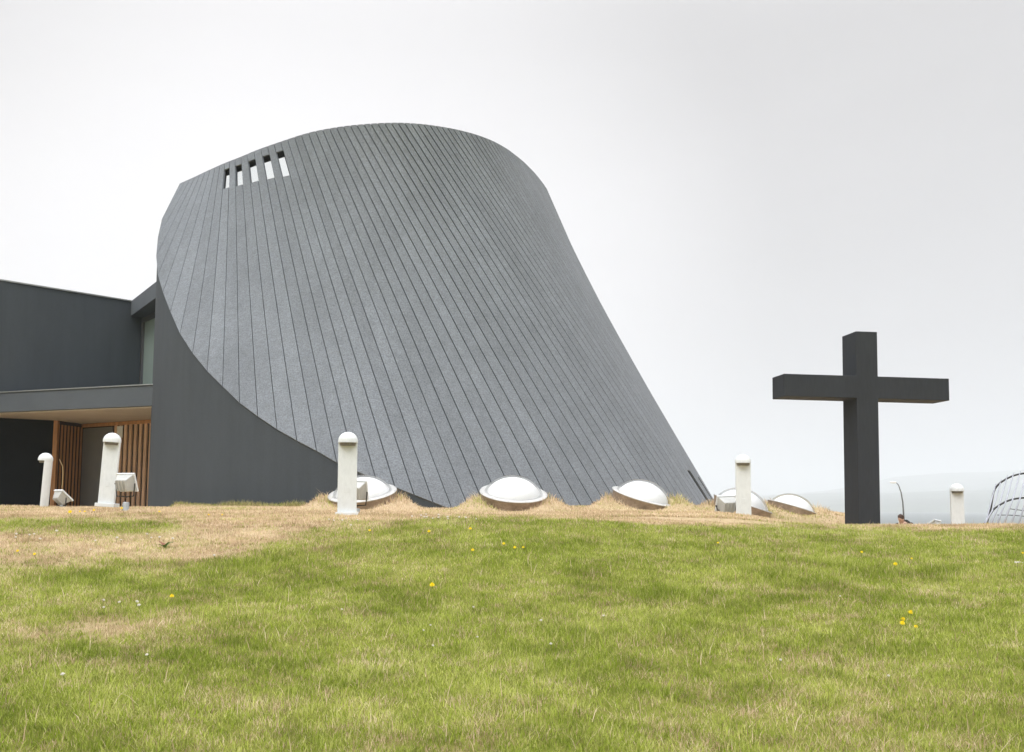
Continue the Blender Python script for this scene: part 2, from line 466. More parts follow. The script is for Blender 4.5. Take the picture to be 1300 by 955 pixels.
# sea and far shore
sm = mat('sea_water', (0.085, 0.105, 0.10), 0.5, spec=0.12, bump=(0.25, 0.5, 0.4))
structure(MB().quad((-9000, 60, -15), (9000, 60, -15), (9000, 9000, -15), (-9000, 9000, -15)).build('sea', sm))
hxs = np.linspace(-2500, 6500, 150); hys = np.linspace(2300, 6200, 60)
HX, HY = np.meshgrid(hxs, hys)
hu = HX / HY
tt = np.clip((HY - 2500) / 3300, 0, 1)
rise = 6 + 205 * tt ** 1.1
side = 0.20 + 0.80 * sstep(0.16, 0.50, hu + 0.03 * np.sin(HX / 500))
HZ = -17 + rise * side * (1 + 0.16 * np.sin(HX / 410 + HY / 700) + 0.08 * np.sin(HX / 170 - HY / 240) + 0.05 * np.sin(HX / 71 + HY / 90)) * sstep(2350, 2900, HY)
hm = mat('moorland', (0.07, 0.09, 0.055), 0.95, noise=[(0.004, 0.4, (1, 1, 1)), (0.02, 0.3, (1, 1, 1))])
nx, ny = len(hxs), len(hys)
idx = np.arange(nx * ny).reshape(ny, nx)
hb = MB(); hb.v = [tuple(p) for p in np.stack([HX, HY, HZ], -1).reshape(-1, 3)]
hb.f = [tuple(f) for f in np.stack([idx[:-1, :-1], idx[:-1, 1:], idx[1:, 1:], idx[1:, :-1]], -1).reshape(-1, 4)]; hb.a = [0] * len(hb.f)
structure(hb.build('hills', hm, smooth=True, recalc=False))

# ------------------------------------------------------------------ church
ZT = 8.4
TOP_EDGE = [(228.5,234.8),(231.6,233.3),(249.7,225.4),(262.3,219.1),(287.4,207.8),(307.5,200.2),(323.9,192.8),(349,183.8),(366.7,177.8),(384.8,171.7),
            (402,167.3),(418.5,164.1),(436.6,161.3),(453.5,159.4),(471,157.9),(488.4,156.9),(505,156.6),(521.4,157.4),(537,158.6),(552.8,160.8),
            (567,163),(582,166),(602.4,171.4),(622.8,179),(641.7,189.3),(662,205),(677.8,220.7),(692,238.8),(693.5,242.7)]
T_PX = dict(zip([-3,-2,-1,0,1,2,3,4,5,6,7,8,9,10,11,12,13,14,15,16,17,18,19,20,21,22,23,24,25,26,27,28,29,30,31,32,33,34,35,36,37,38,39,40,41,42,43,44,45,46,47,48,49,50,51,52,53,54,56,58,60,62,64,65],
    [229.5,236.5,243,249.5,255.7,262,268.4,274.8,280.6,286.8,292.9,299.6,307.3,315.2,323.9,332.6,341.2,349.2,357.6,366.5,375.2,383.6,392.6,401.8,410.5,419.2,428,436.6,445.2,453.6,462.4,471,479.8,488.3,496.6,505,513.4,521.4,529.3,537.1,545,552.7,560.1,567.2,574.2,581.8,588.8,595.4,602,607.9,613.4,618.8,624,629,634,638.7,643.3,648,657,666,675,683,689.5,692.8]))
B_PX = [(-3,-45),(-2,-15),(-1,13),(0,42),(1,74),(2,113),(3,148),(4,183),(5,218),(6,251),(7,279),(8,307),(9,336),(10,364.6),(12,417),(14,466),(16,511),(18,553),(20,595),(22,639),(23,661),(24,682),
        (25,702),(26,722),(27,740),(28,758),(29,773.5),(30,788),(31,801.5),(32,814),(33,826),(34,837),(35,847),(36,856),(37,864.5),(38,873),(40,886),(42,896),(44,904),(46,909),(48,912),(52,913),(56,908),(60,896),(62,887),(65,871)]
B_Y = [(-3,20.6),(-2,20.1),(1,19.2),(4,18.6),(8,18.2),(12,18.0),(16,18.1),(20,18.5),(24,19.1),(28,19.9),(32,20.9),(36,22.0),(40,23.3),(44,24.8),(48,26.5),(52,28.5),(56,30.8),(60,33.0),(62,34.0),(65,35.6)]
CUT = [(229,234.5),(222.5,244),(218.3,252),(210.4,269.4),(204.2,288),(202.2,300),(200.3,317),(199.2,338),(201.8,349),(208.9,374),(218.3,397.8),(229.3,423),(246.3,449.5),(265.5,474),(284,492),
       (305,512),(329,529.5),(354,546.5),(377,560),(400,572),(427,587),(470,606.5),(507,621.8),(522,628),(552,638.5),(575,648)]
kt = sorted(T_PX); 
def T_of(k):
    px = float(np.interp(k, kt, [T_PX[i] for i in kt]))
    return at_z(px, interp(px, TOP_EDGE), ZT)
def B_of(k):
    px = interp(k, B_PX); y = interp(k, B_Y)
    d = ray(px, 640); d = d / d.y
    return Vector((d.x * y, y, -1.0 * 0 - 0.15))
def smooth_loop(pts, it=2, keep=1):
    p = [Vector(q) for q in pts]
    for _ in range(it):
        q = [p[0]] + [p[i] * 0.5 + (p[i - 1] + p[i + 1]) * 0.25 for i in range(1, len(p) - 1)] + [p[-1]]
        p = q
    return p
KS = list(range(-3, 66))
TT = [T_of(k) for k in KS]
BB = smooth_loop([B_of(k) for k in KS], 2)
TT2 = smooth_loop(TT, 1)
# the far side of the loop, out of sight
tb = [(0.95, 29.0), (0.3, 31.2), (-1.4, 33.0), (-3.8, 33.8)]
bb = [(6.2, 38.2), (4.2, 40.3), (0.8, 41.0), (-3.8, 40.6)]
def resample(pts, n):
    pts = [Vector((*p, 0)) for p in pts]; out_ = []
    for i in range(1, n + 1):
        t = i / n * (len(pts) - 1); j = min(int(t), len(pts) - 2); f = t - j
        p0 = pts[max(j - 1, 0)]; p1 = pts[j]; p2 = pts[j + 1]; p3 = pts[min(j + 2, len(pts) - 1)]
        out_.append(0.5 * ((2 * p1) + (p2 - p0) * f + (2 * p0 - 5 * p1 + 4 * p2 - p3) * f * f + (3 * p1 - p0 - 3 * p2 + p3) * f ** 3))
    return out_
NBK = 26
TT2 += [Vector((p.x, p.y, ZT)) for p in resample([TT2[-1][:2]] + tb, NBK)]
BB += [Vector((p.x, p.y, -0.15)) for p in resample([BB[-1][:2]] + bb, NBK)]
NK = len(TT2)
# lower end of every board: where it meets the curved wall, or below the ground
def cut_s(i):
    if KS[0] + i > 19: return 1.06
    A, B = TT2[i], BB[i]; prev = None
    cxs = CUT
    for j in range(0, 400):
        s = j / 380
        px, py = proj(A + (B - A) * s)
        # signed side of the cut polyline: nearest segment
        best = 1e9; side = 0
        for a, b in zip(cxs[:-1], cxs[1:]):
            dx, dy = b[0] - a[0], b[1] - a[1]
            t = max(0, min(1, ((px - a[0]) * dx + (py - a[1]) * dy) / (dx * dx + dy * dy)))
            qx, qy = a[0] + t * dx - px, a[1] + t * dy - py
            q = qx * qx + qy * qy
            if q < best: best = q; side = dx * (py - a[1]) - dy * (px - a[0])
        if side > 0: return s
    return 1.06
CS = [cut_s(i) for i in range(NK)]
CS[0] = 0.0
def P(i, s): return TT2[i] + (BB[i] - TT2[i]) * s
def Pm(i, f, s, s2):
    return P(i, s) * (1 - f) + P(i + 1, s2) * f
church = empty('church', 'grey modern church with slanting board-clad drum, long curved flank wall and entrance wing', 'church', (CH[0], CH[1], 0))
def rel(mb):
    mb.v = [(x - CH[0], y - CH[1], z) for x, y, z in mb.v]; return mb
cen = Vector((-2.5, 28.5, 3))
WIN = {6: (0.026, 0.100), 8: (0.027, 0.103), 10: (0.028, 0.107), 12: (0.029, 0.111), 14: (0.030, 0.115)}
SLOT = {44: 0.885, 47: 0.90}
clad, back, inner, cope = MB(), MB(), MB(), MB()
GAP, RAISE = 0.0115, 0.036
for i in range(NK - 1):
    k = KS[0] + i
    a0, a1 = CS[i], CS[i + 1]
    segs = [(0.0, None)]
    rnd = random.random()
    n_ = ((P(i + 1, .3) - P(i, .3)).cross(P(i, 1) - P(i, 0))).normalized()
    if n_.dot(P(i, .3) - cen) < 0: n_ = -n_
    # pieces of board along the ruling (start, end) as fractions; end None = the cut
    if k in WIN: pieces = [(0.0, WIN[k][0]), (WIN[k][1], None)]
    elif k in SLOT: pieces = [(0.0, SLOT[k])]
    else: pieces = [(0.0, None)]
    for s0, s1 in pieces:
        N = 2 if s1 is not None and s1 < .2 else 16
        eL, eR = (s1, s1) if s1 is not None else (a0, a1)
        if eL <= s0 and eR <= s0: continue
        jn = [random.uniform(.2, .8)]; rnd2 = min(max(rnd + random.uniform(-.45, .45), 0), 1)
        rows = []
        for j in range(N + 1):
            t = j / N
            sl, sr_ = s0 + (max(eL, s0) - s0) * t, s0 + (max(eR, s0) - s0) * t
            L_, R_ = P(i, sl), P(i + 1, sr_)
            wdt = (R_ - L_).length
            if wdt < 1e-4: continue
            d = (R_ - L_) / wdt
            g = min(GAP, wdt * .2)
            nn = d.cross((P(i, 1) - P(i, 0)).normalized()).normalized()
            if nn.dot(n_) < 0: nn = -nn
            rows.append((L_ + d * g, R_ - d * g, nn))
        for (l0, r0, n0), (l1, r1, n1) in zip(rows[:-1], rows[1:]):
            at2 = rnd if (rows.index((l0, r0, n0)) / max(N, 1)) < jn[0] else rnd2
            b_ = RAISE
            clad.quad(l0 + n0 * b_, r0 + n0 * b_, r1 + n1 * b_, l1 + n1 * b_, at2)
            clad.quad(l0, l0 + n0 * b_, l1 + n1 * b_, l1, at2)
            clad.quad(r0 + n0 * b_, r0, r1, r1 + n1 * b_, at2)
        if rows:
            l0, r0, n0 = rows[0]; clad.quad(l0 + n0 * RAISE, l0, r0, r0 + n0 * RAISE, rnd)
            l0, r0, n0 = rows[-1]; clad.quad(l0, l0 + n0 * RAISE, r0 + n0 * RAISE, r0, rnd)
    # structural layer behind the boards
    cuts = [0.0] + (list(WIN[k]) if k in WIN else []) + ([SLOT[k]] if k in SLOT else [])
    for q, s0 in enumerate(cuts):
        hole = (k in WIN and q == 1) or (k in SLOT and q == 1)
        s1 = cuts[q + 1] if q + 1 < len(cuts) else None
        if hole: continue
        N = 1 if s1 is not None and s1 < .2 else 12
        eL, eR = (s1, s1) if s1 is not None else (a0, a1)
        for j in range(N):
            t0, t1 = j / N, (j + 1) / N
            f = lambda e, t: s0 + (max(e, s0) - s0) * t
            back.quad(P(i, f(eL, t0)), P(i + 1, f(eR, t0)), P(i + 1, f(eR, t1)), P(i, f(eL, t1)), 0.5)
IN = 0.42
def inn(p, i=None):  # parapet's inner face, set back into the drum
    d = Vector((-4.1, 28.0, 0)) - Vector((p.x, p.y, 0)); d.normalize()
    if i is not None:
        k = KS[0] + i
        f = float(sstep(0, 5, k) * (1 - sstep(17, 26, k)))
        d = (d * (1 - f) + Vector((-.20, .98, 0)) * f).normalized()
    return p + d * IN
for i in range(NK - 1):
    k = KS[0] + i
    cope.quad(TT2[i] + Vector((0, 0, .0)), TT2[i + 1], inn(TT2[i + 1], i + 1), inn(TT2[i], i))
    SL = 0.21
    parts = [(0, SL)]
    if k in WIN: parts = [(0, WIN[k][0]), (WIN[k][1], SL)]
    for s0, s1 in parts:
        inner.quad(inn(P(i, s0), i), inn(P(i + 1, s0), i + 1), inn(P(i + 1, s1), i + 1), inn(P(i, s1), i))
    if k in WIN:
        s0, s1 = WIN[k]
        for a, b in (((i, s0), (i + 1, s0)), ((i, s1), (i + 1, s1)), ((i, s0), (i, s1)), ((i + 1, s0), (i + 1, s1))):
            inner.quad(P(*a), P(*b), inn(P(*b), b[0]), inn(P(*a), a[0]))
        wf = MB()
        q = [P(i, s0), P(i + 1, s0), P(i + 1, s1), P(i, s1)]
        qi = [inn(P(i, s0), i), inn(P(i + 1, s0), i + 1), inn(P(i + 1, s1), i + 1), inn(P(i, s1), i)]
        mid = [p + (b - p) * 0.85 for p, b in zip(q, qi)]
        c_ = sum(mid, Vector()) / 4
        sh = [c_ + (p - c_) * 0.93 for p in mid]
        for a in range(4):
            wf.quad(mid[a], mid[(a + 1) % 4], sh[(a + 1) % 4], sh[a])
        wo = rel(wf).build('window', M['frame'], church)
        pn = MB().quad(*[m_ + (b - p) * 0.04 for m_, p, b in zip(mid, q, qi)])
        rel(pn).build('pane', M['pane'], wo)
co_ = rel(clad).build('board_cladding', M['cladding'], church, attr='board', recalc=False)
rel(back).build('drum_shell', M['groove'], church, recalc=False)
rel(inner).build('parapet', M['plaster'], church, recalc=False)
rel(cope).build('coping', M['beam'], church, recalc=False)
for k, s0 in SLOT.items():
    i = k - KS[0]
    q = [P(i, s0), P(i + 1, s0), P(i + 1, 1.05), P(i, 1.05)]
    sw = MB(); b = [inn(p) for p in q]
    sw.quad(*b)
    for a in range(4): sw.quad(q[a], q[(a + 1) % 4], b[(a + 1) % 4], b[a])
    rel(sw).build('slot_window', M['dark_metal'], church, recalc=False)
# flat roof down inside the parapet
rp = [P(i, 0.2) for i in range(NK)]
lid = MB(); lid.add([inn(p) for p in rp] , [tuple(range(NK))])
rel(lid).build('roof', M['roof'], church, recalc=False)

# curved flank wall: rises from the ground to the boards' lower ends, then carries on round the back
wp = [P(i, CS[i]) for i in range(0, 23)]
wtop = [Vector((p.x, p.y, p.z)) for p in wp if p.z > -0.3]
wlow = wp[-1]
pl = [(p.x, p.y) for p in wtop]
print('WALLPLAN', [(round(p.x, 2), round(p.y, 2), round(p.z, 2)) for p in wtop[:24]])
p0 = wtop[0]
backpts = resample([(p0.x, p0.y), (-8.9, 29.6), (-7.6, 32.4), (-5.6, 33.9), (-3.8, 33.8)], 24)
loop = [Vector((p.x, p.y, ZT)) for p in backpts[::-1]] + wtop
wall = MB(); NZ = 14
for a, b in zip(loop[:-1], loop[1:]):
    for j in range(NZ):
        t0, t1 = j / NZ, (j + 1) / NZ
        za = lambda p, t: Vector((p.x, p.y, -1.4 + (p.z + 1.4) * t))
        wall.quad(za(a, t0), za(b, t0), za(b, t1), za(a, t1))
wo = rel(wall).build('flank_wall', M['plaster'], church, smooth=True, weld=0.001, recalc=False)

# ---- entrance wing
def px_plan(px, y):
    y = y * 1.1; d = ray(px, 640); return Vector((d.x / d.y * y, y))  # wing scaled up about the camera: depths here, heights in the z values below
WL = lambda x: 25.74 + (x + 13.2) * 1.1          # plan line of the wing's upper wall
w0 = Vector((-22.0, WL(-22.0))); w1 = Vector((-10.73, WL(-10.73)))
def prism_pts(*p): return [(q.x, q.y) for q in p]
nrm = Vector((-(w1 - w0).y, (w1 - w0).x)).normalized()
wing = MB().prism(prism_pts(w0, w1, w1 + nrm * 4.5, w0 + nrm * 4.5), 2.3, 5.72)
rel(wing).build('wing_wall', M['plaster'], church, bevel=0.01)
cp = MB().prism(prism_pts(w0 - nrm * .03, w1 + (w1 - w0).normalized() * .0 - nrm * .03, w1 + nrm * 4.5, w0 + nrm * 4.5), 5.72, 5.755)
rel(cp).build('roof_flashing', M['pipe'], church)
# link roof between wing and drum, with its fascia
f0 = px_plan(152.5, 25.95); f1 = px_plan(203, 22.3)
fd = (f1 - f0).normalized(); fn = Vector((-fd.y, fd.x))
if fn.y < 0: fn = -fn
link = MB().prism(prism_pts(f0, f1, f1 + fn * 1.8 - fd * .4, f0 + fn * 3.6 - fd * .1), 5.30, 5.742)
rel(link).build('link_roof', M['beam'], church, bevel=0.01)
g0 = px_plan(173.5, 26.0); g1 = px_plan(215, 23.8)
gd_ = (g1 - g0).normalized(); gn = Vector((-gd_.y, gd_.x))
def gp(a, off=0.0): q = g0 + gd_ * a - gn * off; return Vector((q.x, q.y))
GLn = (g1 - g0).length
gw = MB()
for a0_, a1_, z0_, z1_ in ((-.6, .12, 2.65, 5.298), (0.12, GLn, 5.17, 5.298), (.12, GLn, 2.65, 2.80)):
    pts = [gp(a0_, .06), gp(a1_, .06), gp(a1_, -.06), gp(a0_, -.06)]
    gw.prism(prism_pts(*pts), z0_, z1_)
gwo = rel(gw).build('window', M['frame'], church)
gg = MB().prism(prism_pts(gp(.1, .0), gp(GLn, .0), gp(GLn, -.02), gp(.1, -.02)), 2.7, 5.25)
rel(gg).build('pane', M['pane_green'], gwo)
# canopy over the entrance
c0 = px_plan(-120, 24.1); c1 = px_plan(0, 22.95); c2 = px_plan(196, 21.2)
e0 = px_plan(197, 24.6); e1 = px_plan(101, 26.3); e2 = px_plan(-120, 26.2)
c0 = c1 + (c0 - c1) * 3.2; e2 = Vector((c0.x - .2, c0.y + 2.6))
canopy = MB().prism(prism_pts(c0, c1, c2, e0 + Vector((0.1, .6)), e1 + Vector((0, .6)), e2), 2.25, 2.75)
rel(canopy).build('canopy', M['beam'], church, bevel=0.012)
cfl = MB().prism(prism_pts(c0 - Vector((0, .03)), c1 - Vector((0, .03)), c2 - Vector((0, .03)), c2 + Vector((0, .12)), c1 + Vector((0, .12)), c0 + Vector((0, .12))), 2.751, 2.775)
rel(cfl).build('canopy_flashing', M['pipe'], church)
sf = MB().prism(prism_pts(c0 + Vector((0, .1)), c1 + Vector((0, .1)), c2 + Vector((-.05, .1)), e0, e1, e2), 2.222, 2.248)
rel(sf).build('soffit', M['soffit'], church)
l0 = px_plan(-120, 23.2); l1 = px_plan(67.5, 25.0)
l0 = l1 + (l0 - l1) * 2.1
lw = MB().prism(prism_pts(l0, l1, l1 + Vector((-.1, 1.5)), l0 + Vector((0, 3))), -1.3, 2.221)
rel(lw).build('lower_wall', M['shaded_plaster'], church)
s1_ = px_plan(101, 26.1); r1_ = px_plan(199, 24.35)
def slats(p, q, z0, z1, n, wd, m, dp=0.035, name='timber_slats'):
    d = (q - p); Ln = d.length; d = d / Ln; n2 = Vector((-d.y, d.x))
    if n2.y > 0: n2 = -n2
    mb = MB()
    for j in range(n):
        a = Ln * (j + .5) / n - wd / 2 + random.uniform(-.004, .004)
        A, B = p + d * a, p + d * (a + wd)
        mb.prism(prism_pts(A, B, B + n2 * dp, A + n2 * dp), z0, z1)
    return mb
def backing(p, q, z0, z1, dp=.05):
    d = (q - p).normalized(); n2 = Vector((-d.y, d.x))
    if n2.y < 0: n2 = -n2
    return MB().prism(prism_pts(p, q, q + n2 * dp, p + n2 * dp), z0, z1)
tp = rel(backing(l1, s1_, -1.3, 2.219)).build('timber_panel', M['backing'], church)
rel(slats(l1, s1_, -1.3, 2.12, 8, .065, None, .02)).build('slats', M['wood'], tp)
rel(MB().prism(prism_pts(l1 + Vector((-.05, -.09)), l1 + Vector((.06, -.09)), l1 + Vector((.06, .02)), l1 + Vector((-.05, .02))), -1.3, 2.218)).build('corner_board', M['wood'], tp)
tr_ = rel(backing(s1_, r1_, -1.3, 2.216)).build('timber_panel', M['backing'], church)
dq = (r1_ - s1_).normalized(); dn = Vector((dq.y, -dq.x))
if dn.y > 0: dn = -dn
DW = (px_plan(144, 25.4) - s1_).length
ds = s1_ + dq * DW
rel(slats(ds, r1_, -1.3, 2.12, 9, .108, None, .04)).build('slats', M['wood_grey'], tr_)
rel(MB().prism(prism_pts(s1_ + dn * .0, r1_, r1_ + dn * .06, s1_ + dn * .06), 2.12, 2.214)).build('head_board', M['wood'], tr_)
dr = MB().prism(prism_pts(s1_ + dq * .06, ds - dq * .05, ds - dq * .05 + dn * .03, s1_ + dq * .06 + dn * .03), -1.3, 2.09)
dro = rel(dr).build('door', M['door'], church, bevel=.004)
dh = ds - dq * .16 + dn * .07
rel(MB().tube([(dh.x, dh.y, -.1), (dh.x, dh.y, .6)], .014)).build('handle', M['pipe'], dro)
# notice pinned on the slats
npx = ds + dq * .22 + dn * .055
nb = MB().prism([(0, 0), (dq.x * .25, dq.y * .25), (dq.x * .25 + dn.x * .02, dq.y * .25 + dn.y * .02), (dn.x * .02, dn.y * .02)], 0, .33)
tag(nb.build('notice', M['paper'], loc=(npx.x, npx.y, 1.76), bevel=.002), 'small white notice fixed high on the timber slats beside the entrance door', 'notice')

# ------------------------------------------------------------------ cross
cc = at_y(1099, 478, 17.0)
cr_root = empty('cross', 'tall free-standing dark grey cross on the grass bank', 'cross', (cc.x, cc.y, G(cc.x, cc.y) - .1), (0, R(0.55), R(6)))
zb = cr_root.location.z
W_, D_ = .385, .55
zt = at_y(1098, 421, 17.0).z - zb; za0 = at_y(1097.6, 505.8, 17.0).z - zb; za1 = at_y(1097.6, 477.6, 17.0).z - zb
AL = 1.483
mb = MB()
outl = [(-W_/2, -.6), (W_/2, -.6), (W_/2, za0), (AL, za0), (AL, za1), (W_/2, za1), (W_/2, zt), (-W_/2, zt), (-W_/2, za1), (-AL, za1), (-AL, za0), (-W_/2, za0)]
vs = [(x, 0, z) for x, z in outl] + [(x, D_, z) for x, z in outl]; n = 12
mb.add(vs, [(0,1,2,11), (11,2,5,8), (2,3,4,5), (8,9,10,11), (8,5,6,7)] + [tuple(n + i for i in f[::-1]) for f in ((0,1,2,11), (11,2,5,8), (2,3,4,5), (8,9,10,11), (8,5,6,7))] + [(i, n + i, n + (i + 1) % n, (i + 1) % n) for i in range(n)])
mb.build('cross_body', M['cross'], cr_root, bevel=.008)

# ------------------------------------------------------------------ skylight domes
def make_skylight():
    root = empty('skylight', '', 'skylight')
    cl_ = MB().lathe([(.50, -.34), (.515, -.2), (.535, -.03), (.548, -.012), (.548, -.008)], 56, cap=False).build('collar', M['collar'], root, smooth=True)
    fl = MB().lathe([(.10, .006), (.44, .012), (.50, .014), (.556, .008), (.560, .0), (.556, -.007), (.50, -.008)], 64, cap=False).build('flange', M['flange'], root, smooth=True)
    for j in range(12):
        a = 2 * math.pi * (j + .3) / 12
        fl_b = MB().lathe([(.007, 0), (.007, .006), (.004, .008)], 8).build('bolt', M['pipe'], fl, loc=(.545 * math.cos(a), .545 * math.sin(a), .012)) 
    def bubble(rad, hh, z0):
        A = R(66); pr = []
        for j in range(18):
            a = A * (1 - j / 17)
            pr.append((max(rad * math.sin(a) / math.sin(A), .001), z0 + hh * (math.cos(a) - math.cos(A)) / (1 - math.cos(A))))
        return pr
    MB().lathe(bubble(.436, .235, .012), 56, cap=False).build('inner_dome', M['opal'], root, smooth=True)
    MB().lathe(bubble(.478, .272, .016), 56, cap=False).build('outer_dome', M['clear'], root, smooth=True)
    return root
sk_labels = ['domed skylight half hidden behind the bollard in front of the dark flank wall',
             'domed skylight in dry grass midway along the boards, tilted towards the viewer',
             'domed skylight before the lower right of the drum, tilting down to the right',
             'domed skylight partly hidden by the bollard at the right foot of the drum',
             'farthest domed skylight, alone at the outer end of the grass bank towards the cross']
proto = make_skylight()
for i, (p, (px, py, d, (tx, ty), tl)) in enumerate(zip(DOME_P, DOMES)):
    o = proto if i == 0 else copy_tree(proto)
    up = Vector((tx * math.sin(R(tl)), ty * math.sin(R(tl)), math.cos(R(tl))))
    o.rotation_euler = up.to_track_quat('Z', 'Y').to_euler()
    o.location = p
    o['label'] = sk_labels[i]; o['group'] = 'domed skylights round the foot of the church'

# ------------------------------------------------------------------ bollard lights
def make_bollard():
    root = empty('bollard_light', '', 'bollard light')
    r = .115
    pts = []
    for j in range(21):
        a = R(-8 + 196 * j / 20)
        pts.append((r * 1.0 * math.cos(a), r * 1.0 * math.sin(a)))
    sh = MB().prism(pts, .0, .885).build('post', M['white'], root, bevel=.006)
    MB().prism([(-.03, -.019), (.03, -.019), (.03, -.0155), (-.03, -.0155)], .26, .33).build('service_hatch', M['white'], sh, bevel=.0015)
    prof = [(r * 1.04, .868)] + [(r * 1.04 * math.cos(R(a)), .885 + r * 1.0 * math.sin(R(a))) for a in range(0, 86, 7)] + [(.001, .885 + r)]
    cap = MB().lathe(prof, 40, cap=False); cap.lathe([(r * 1.04, .868), (.001, .868)], 40, cap=False)
    cap.build('hood', M['white'], root, smooth='auto', weld=.0004)
    MB().lathe([(.092, .83), (.100, .8675)], 28, a0=math.pi, a1=2 * math.pi).build('lens', M['lens'], root)
    MB().box(-.135, .135, -.06, .125, -.02, .028).build('base_plate', M['white'], root, bevel=.004)
    return root
# px of the foot, distance, heading of the front (deg from facing the camera, + = turned to the right), lean in degrees, label
BOL = [(51.5, 647, 16.9, -92, (0, 3.0), 'white bollard light farthest left, in front of the dark wall beside the timber entrance'),
       (134.5, 645.5, 13.75, -24, (0, 3.0), 'leaning white bollard light in front of the entrance door, turned slightly left'),
       (440.5, 652.5, 12.1, -4, (0, -.3), 'white bollard light standing before the leftmost domed skylight'),
       (944, 668, 15.1, 12, (0, 0), 'white bollard light before the lower right corner of the board-clad drum'),
       (1215.5, 690, 17.3, 24, (0, 0), 'white bollard light between the dark cross and the wire sculpture')]
bp = make_bollard()
for i, (px, py, d, hd, (lx, ly), lab) in enumerate(BOL):
    o = bp if i == 0 else copy_tree(bp)
    top_py = (575, 549.5, 548.5, 577, 614)[i]
    q = at_y(px + (7, 6, 0, -1.5, -2)[i], top_py, d)
    x = at_y(px, 645, d).x
    z = q.z - 1.0
    o.location = (x, d, z)
    az = math.atan2(x, d)
    o.rotation_euler = (0, 0, 0)
    o.rotation_mode = 'QUATERNION'
    qt = Matrix.Rotation(R(ly), 4, 'Y') @ Matrix.Rotation(-az + R(hd), 4, 'Z')
    o.rotation_quaternion = qt.to_quaternion()
    o['label'] = lab; o['group'] = 'bollard lights along the grass bank'
    print('BOLLARD', i, 'base z', round(z, 3), 'ground', round(G(x, d), 3))

# ------------------------------------------------------------------ floodlights
def flood(px, py, d, beam, roll, post, label, size=1.0):
    c = at_y(px, py, d)
    gz = G(c.x, d)
    root = empty('floodlight', label, 'floodlight', (c.x, c.y, gz), group='floodlights beside the bollards')
    bz = Vector(beam).normalized()
    q = bz.to_track_quat('Z', 'Y').to_matrix().to_4x4() @ Matrix.Rotation(R(roll), 4, 'Z')
    mt = Matrix.Translation((0, 0, c.z - gz)) @ q
    h = MB(); a, b = .130 * size, .120 * size
    lo = [(-a*.66, -b*.66, -.115*size), (a*.66, -b*.66, -.115*size), (a*.66, b*.66, -.115*size), (-a*.66, b*.66, -.115*size)]
    hi = [(-a, -b, .0), (a, -b, .0), (a, b, .0), (-a, b, .0)]
    h.add([mt @ Vector(v) for v in lo + hi], [(3,2,1,0), (4,5,6,7), (0,1,5,4), (1,2,6,5), (2,3,7,6), (3,0,4,7)])
    ho = h.build('housing', M['lamp_body'], root, bevel=.008)
    fr = MB(); fr.box(-a - .015, a + .015, -b - .015, b + .015, .002, .03, mt)
    fo = fr.build('rim', M['white'], root, bevel=.005)
    gl = MB(); gl.box(-a + .012, a - .012, -b + .012, b - .012, .0305, .034, mt); gl.build('glass', M['lamp_glass'], fo)
    fin = MB()
    for j in range(4): 
        x = a * .6 * (j - 1.5) / 1.5
        fin.box(x - .004, x + .004, -b * .62, b * .62, -.115*size - .016, -.115*size + .002, mt)
    fin.build('cooling_fins', M['lamp_body'], ho)
    # yoke and post
    yk = MB()
    pv = mt @ Vector((0, 0, -.05))
    for s_ in (-1, 1):
        yk = MB(); A = mt @ Vector((s_ * (a + .022), 0, -.03)); yk.tube([A, A + Vector((0, 0, -.02)), (A.x * .9, A.y * .9, max(.045, A.z - .17)), (0, 0, max(.04, A.z - .18))], .009, 6)
        yk.build('yoke_arm', M['dark_metal'], root)
    pt = MB().lathe([(.044, -.2), (.044, max(post, .05)), (.038, max(post, .05) + .01)], 20); pt.build('post', M['pipe'], root, smooth='auto')
    kn = mt @ Vector((a + .03, 0, -.03))
    MB().sphere(kn, .016, 8, 6).build('knob', M['dark_metal'], root)
    return root
flood(80, 630, 16.2, (.42, .52, .74), 0, .05, 'low grey floodlight tipped steeply beside the far left bollard', .95)
flood(161, 613, 13.6, (.26, .88, .36), 0, .12, 'grey floodlight on a short post right of the leaning bollard by the door', .98)
flood(453, 622.5, 12.9, (.22, .88, .36), 4, .06, 'floodlight peeping out behind the bollard at the leftmost skylight', 1.0)
flood(921, 641, 15.4, (-.28, .88, .38), -3, .05, 'floodlight half hidden by the bollard at the right foot of the drum', 1.1)
flood(1183, 667, 17.6, (-.35, .45, .82), 10, .05, 'floodlight barely showing over the grass crest right of the cross', 1.05)

# ------------------------------------------------------------------ street lamp, beyond the bank
YL = 75.0
pt_ = at_y(1138.5, 612.5, YL); pb = at_y(1147.5, 655, YL)
zg = G(pb.x, YL)
sl = empty('street_lamp', 'tall thin street lamp with a curved arm, beyond the bank right of the cross', 'street lamp', (pb.x, YL, zg))
top = pt_.z - zg
Lp = [(0, 0, -.3), (0, 0, top * .45), (-.02, 0, top - 2.3), (-.05, 0, top - 1.5), (-.16, 0, top - .75), (-.33, 0, top - .22), (-.50, 0, top - .02)]
MB().tube(Lp, [.085, .075, .06, .05, .042, .036, .03], 10).build('pole', M['steel'], sl, smooth=True)
MB().sphere((-.72, 0, top), .24, 12, 8, (1.1, .5, .33)).build('lamp_head', M['white'], sl, smooth=True)

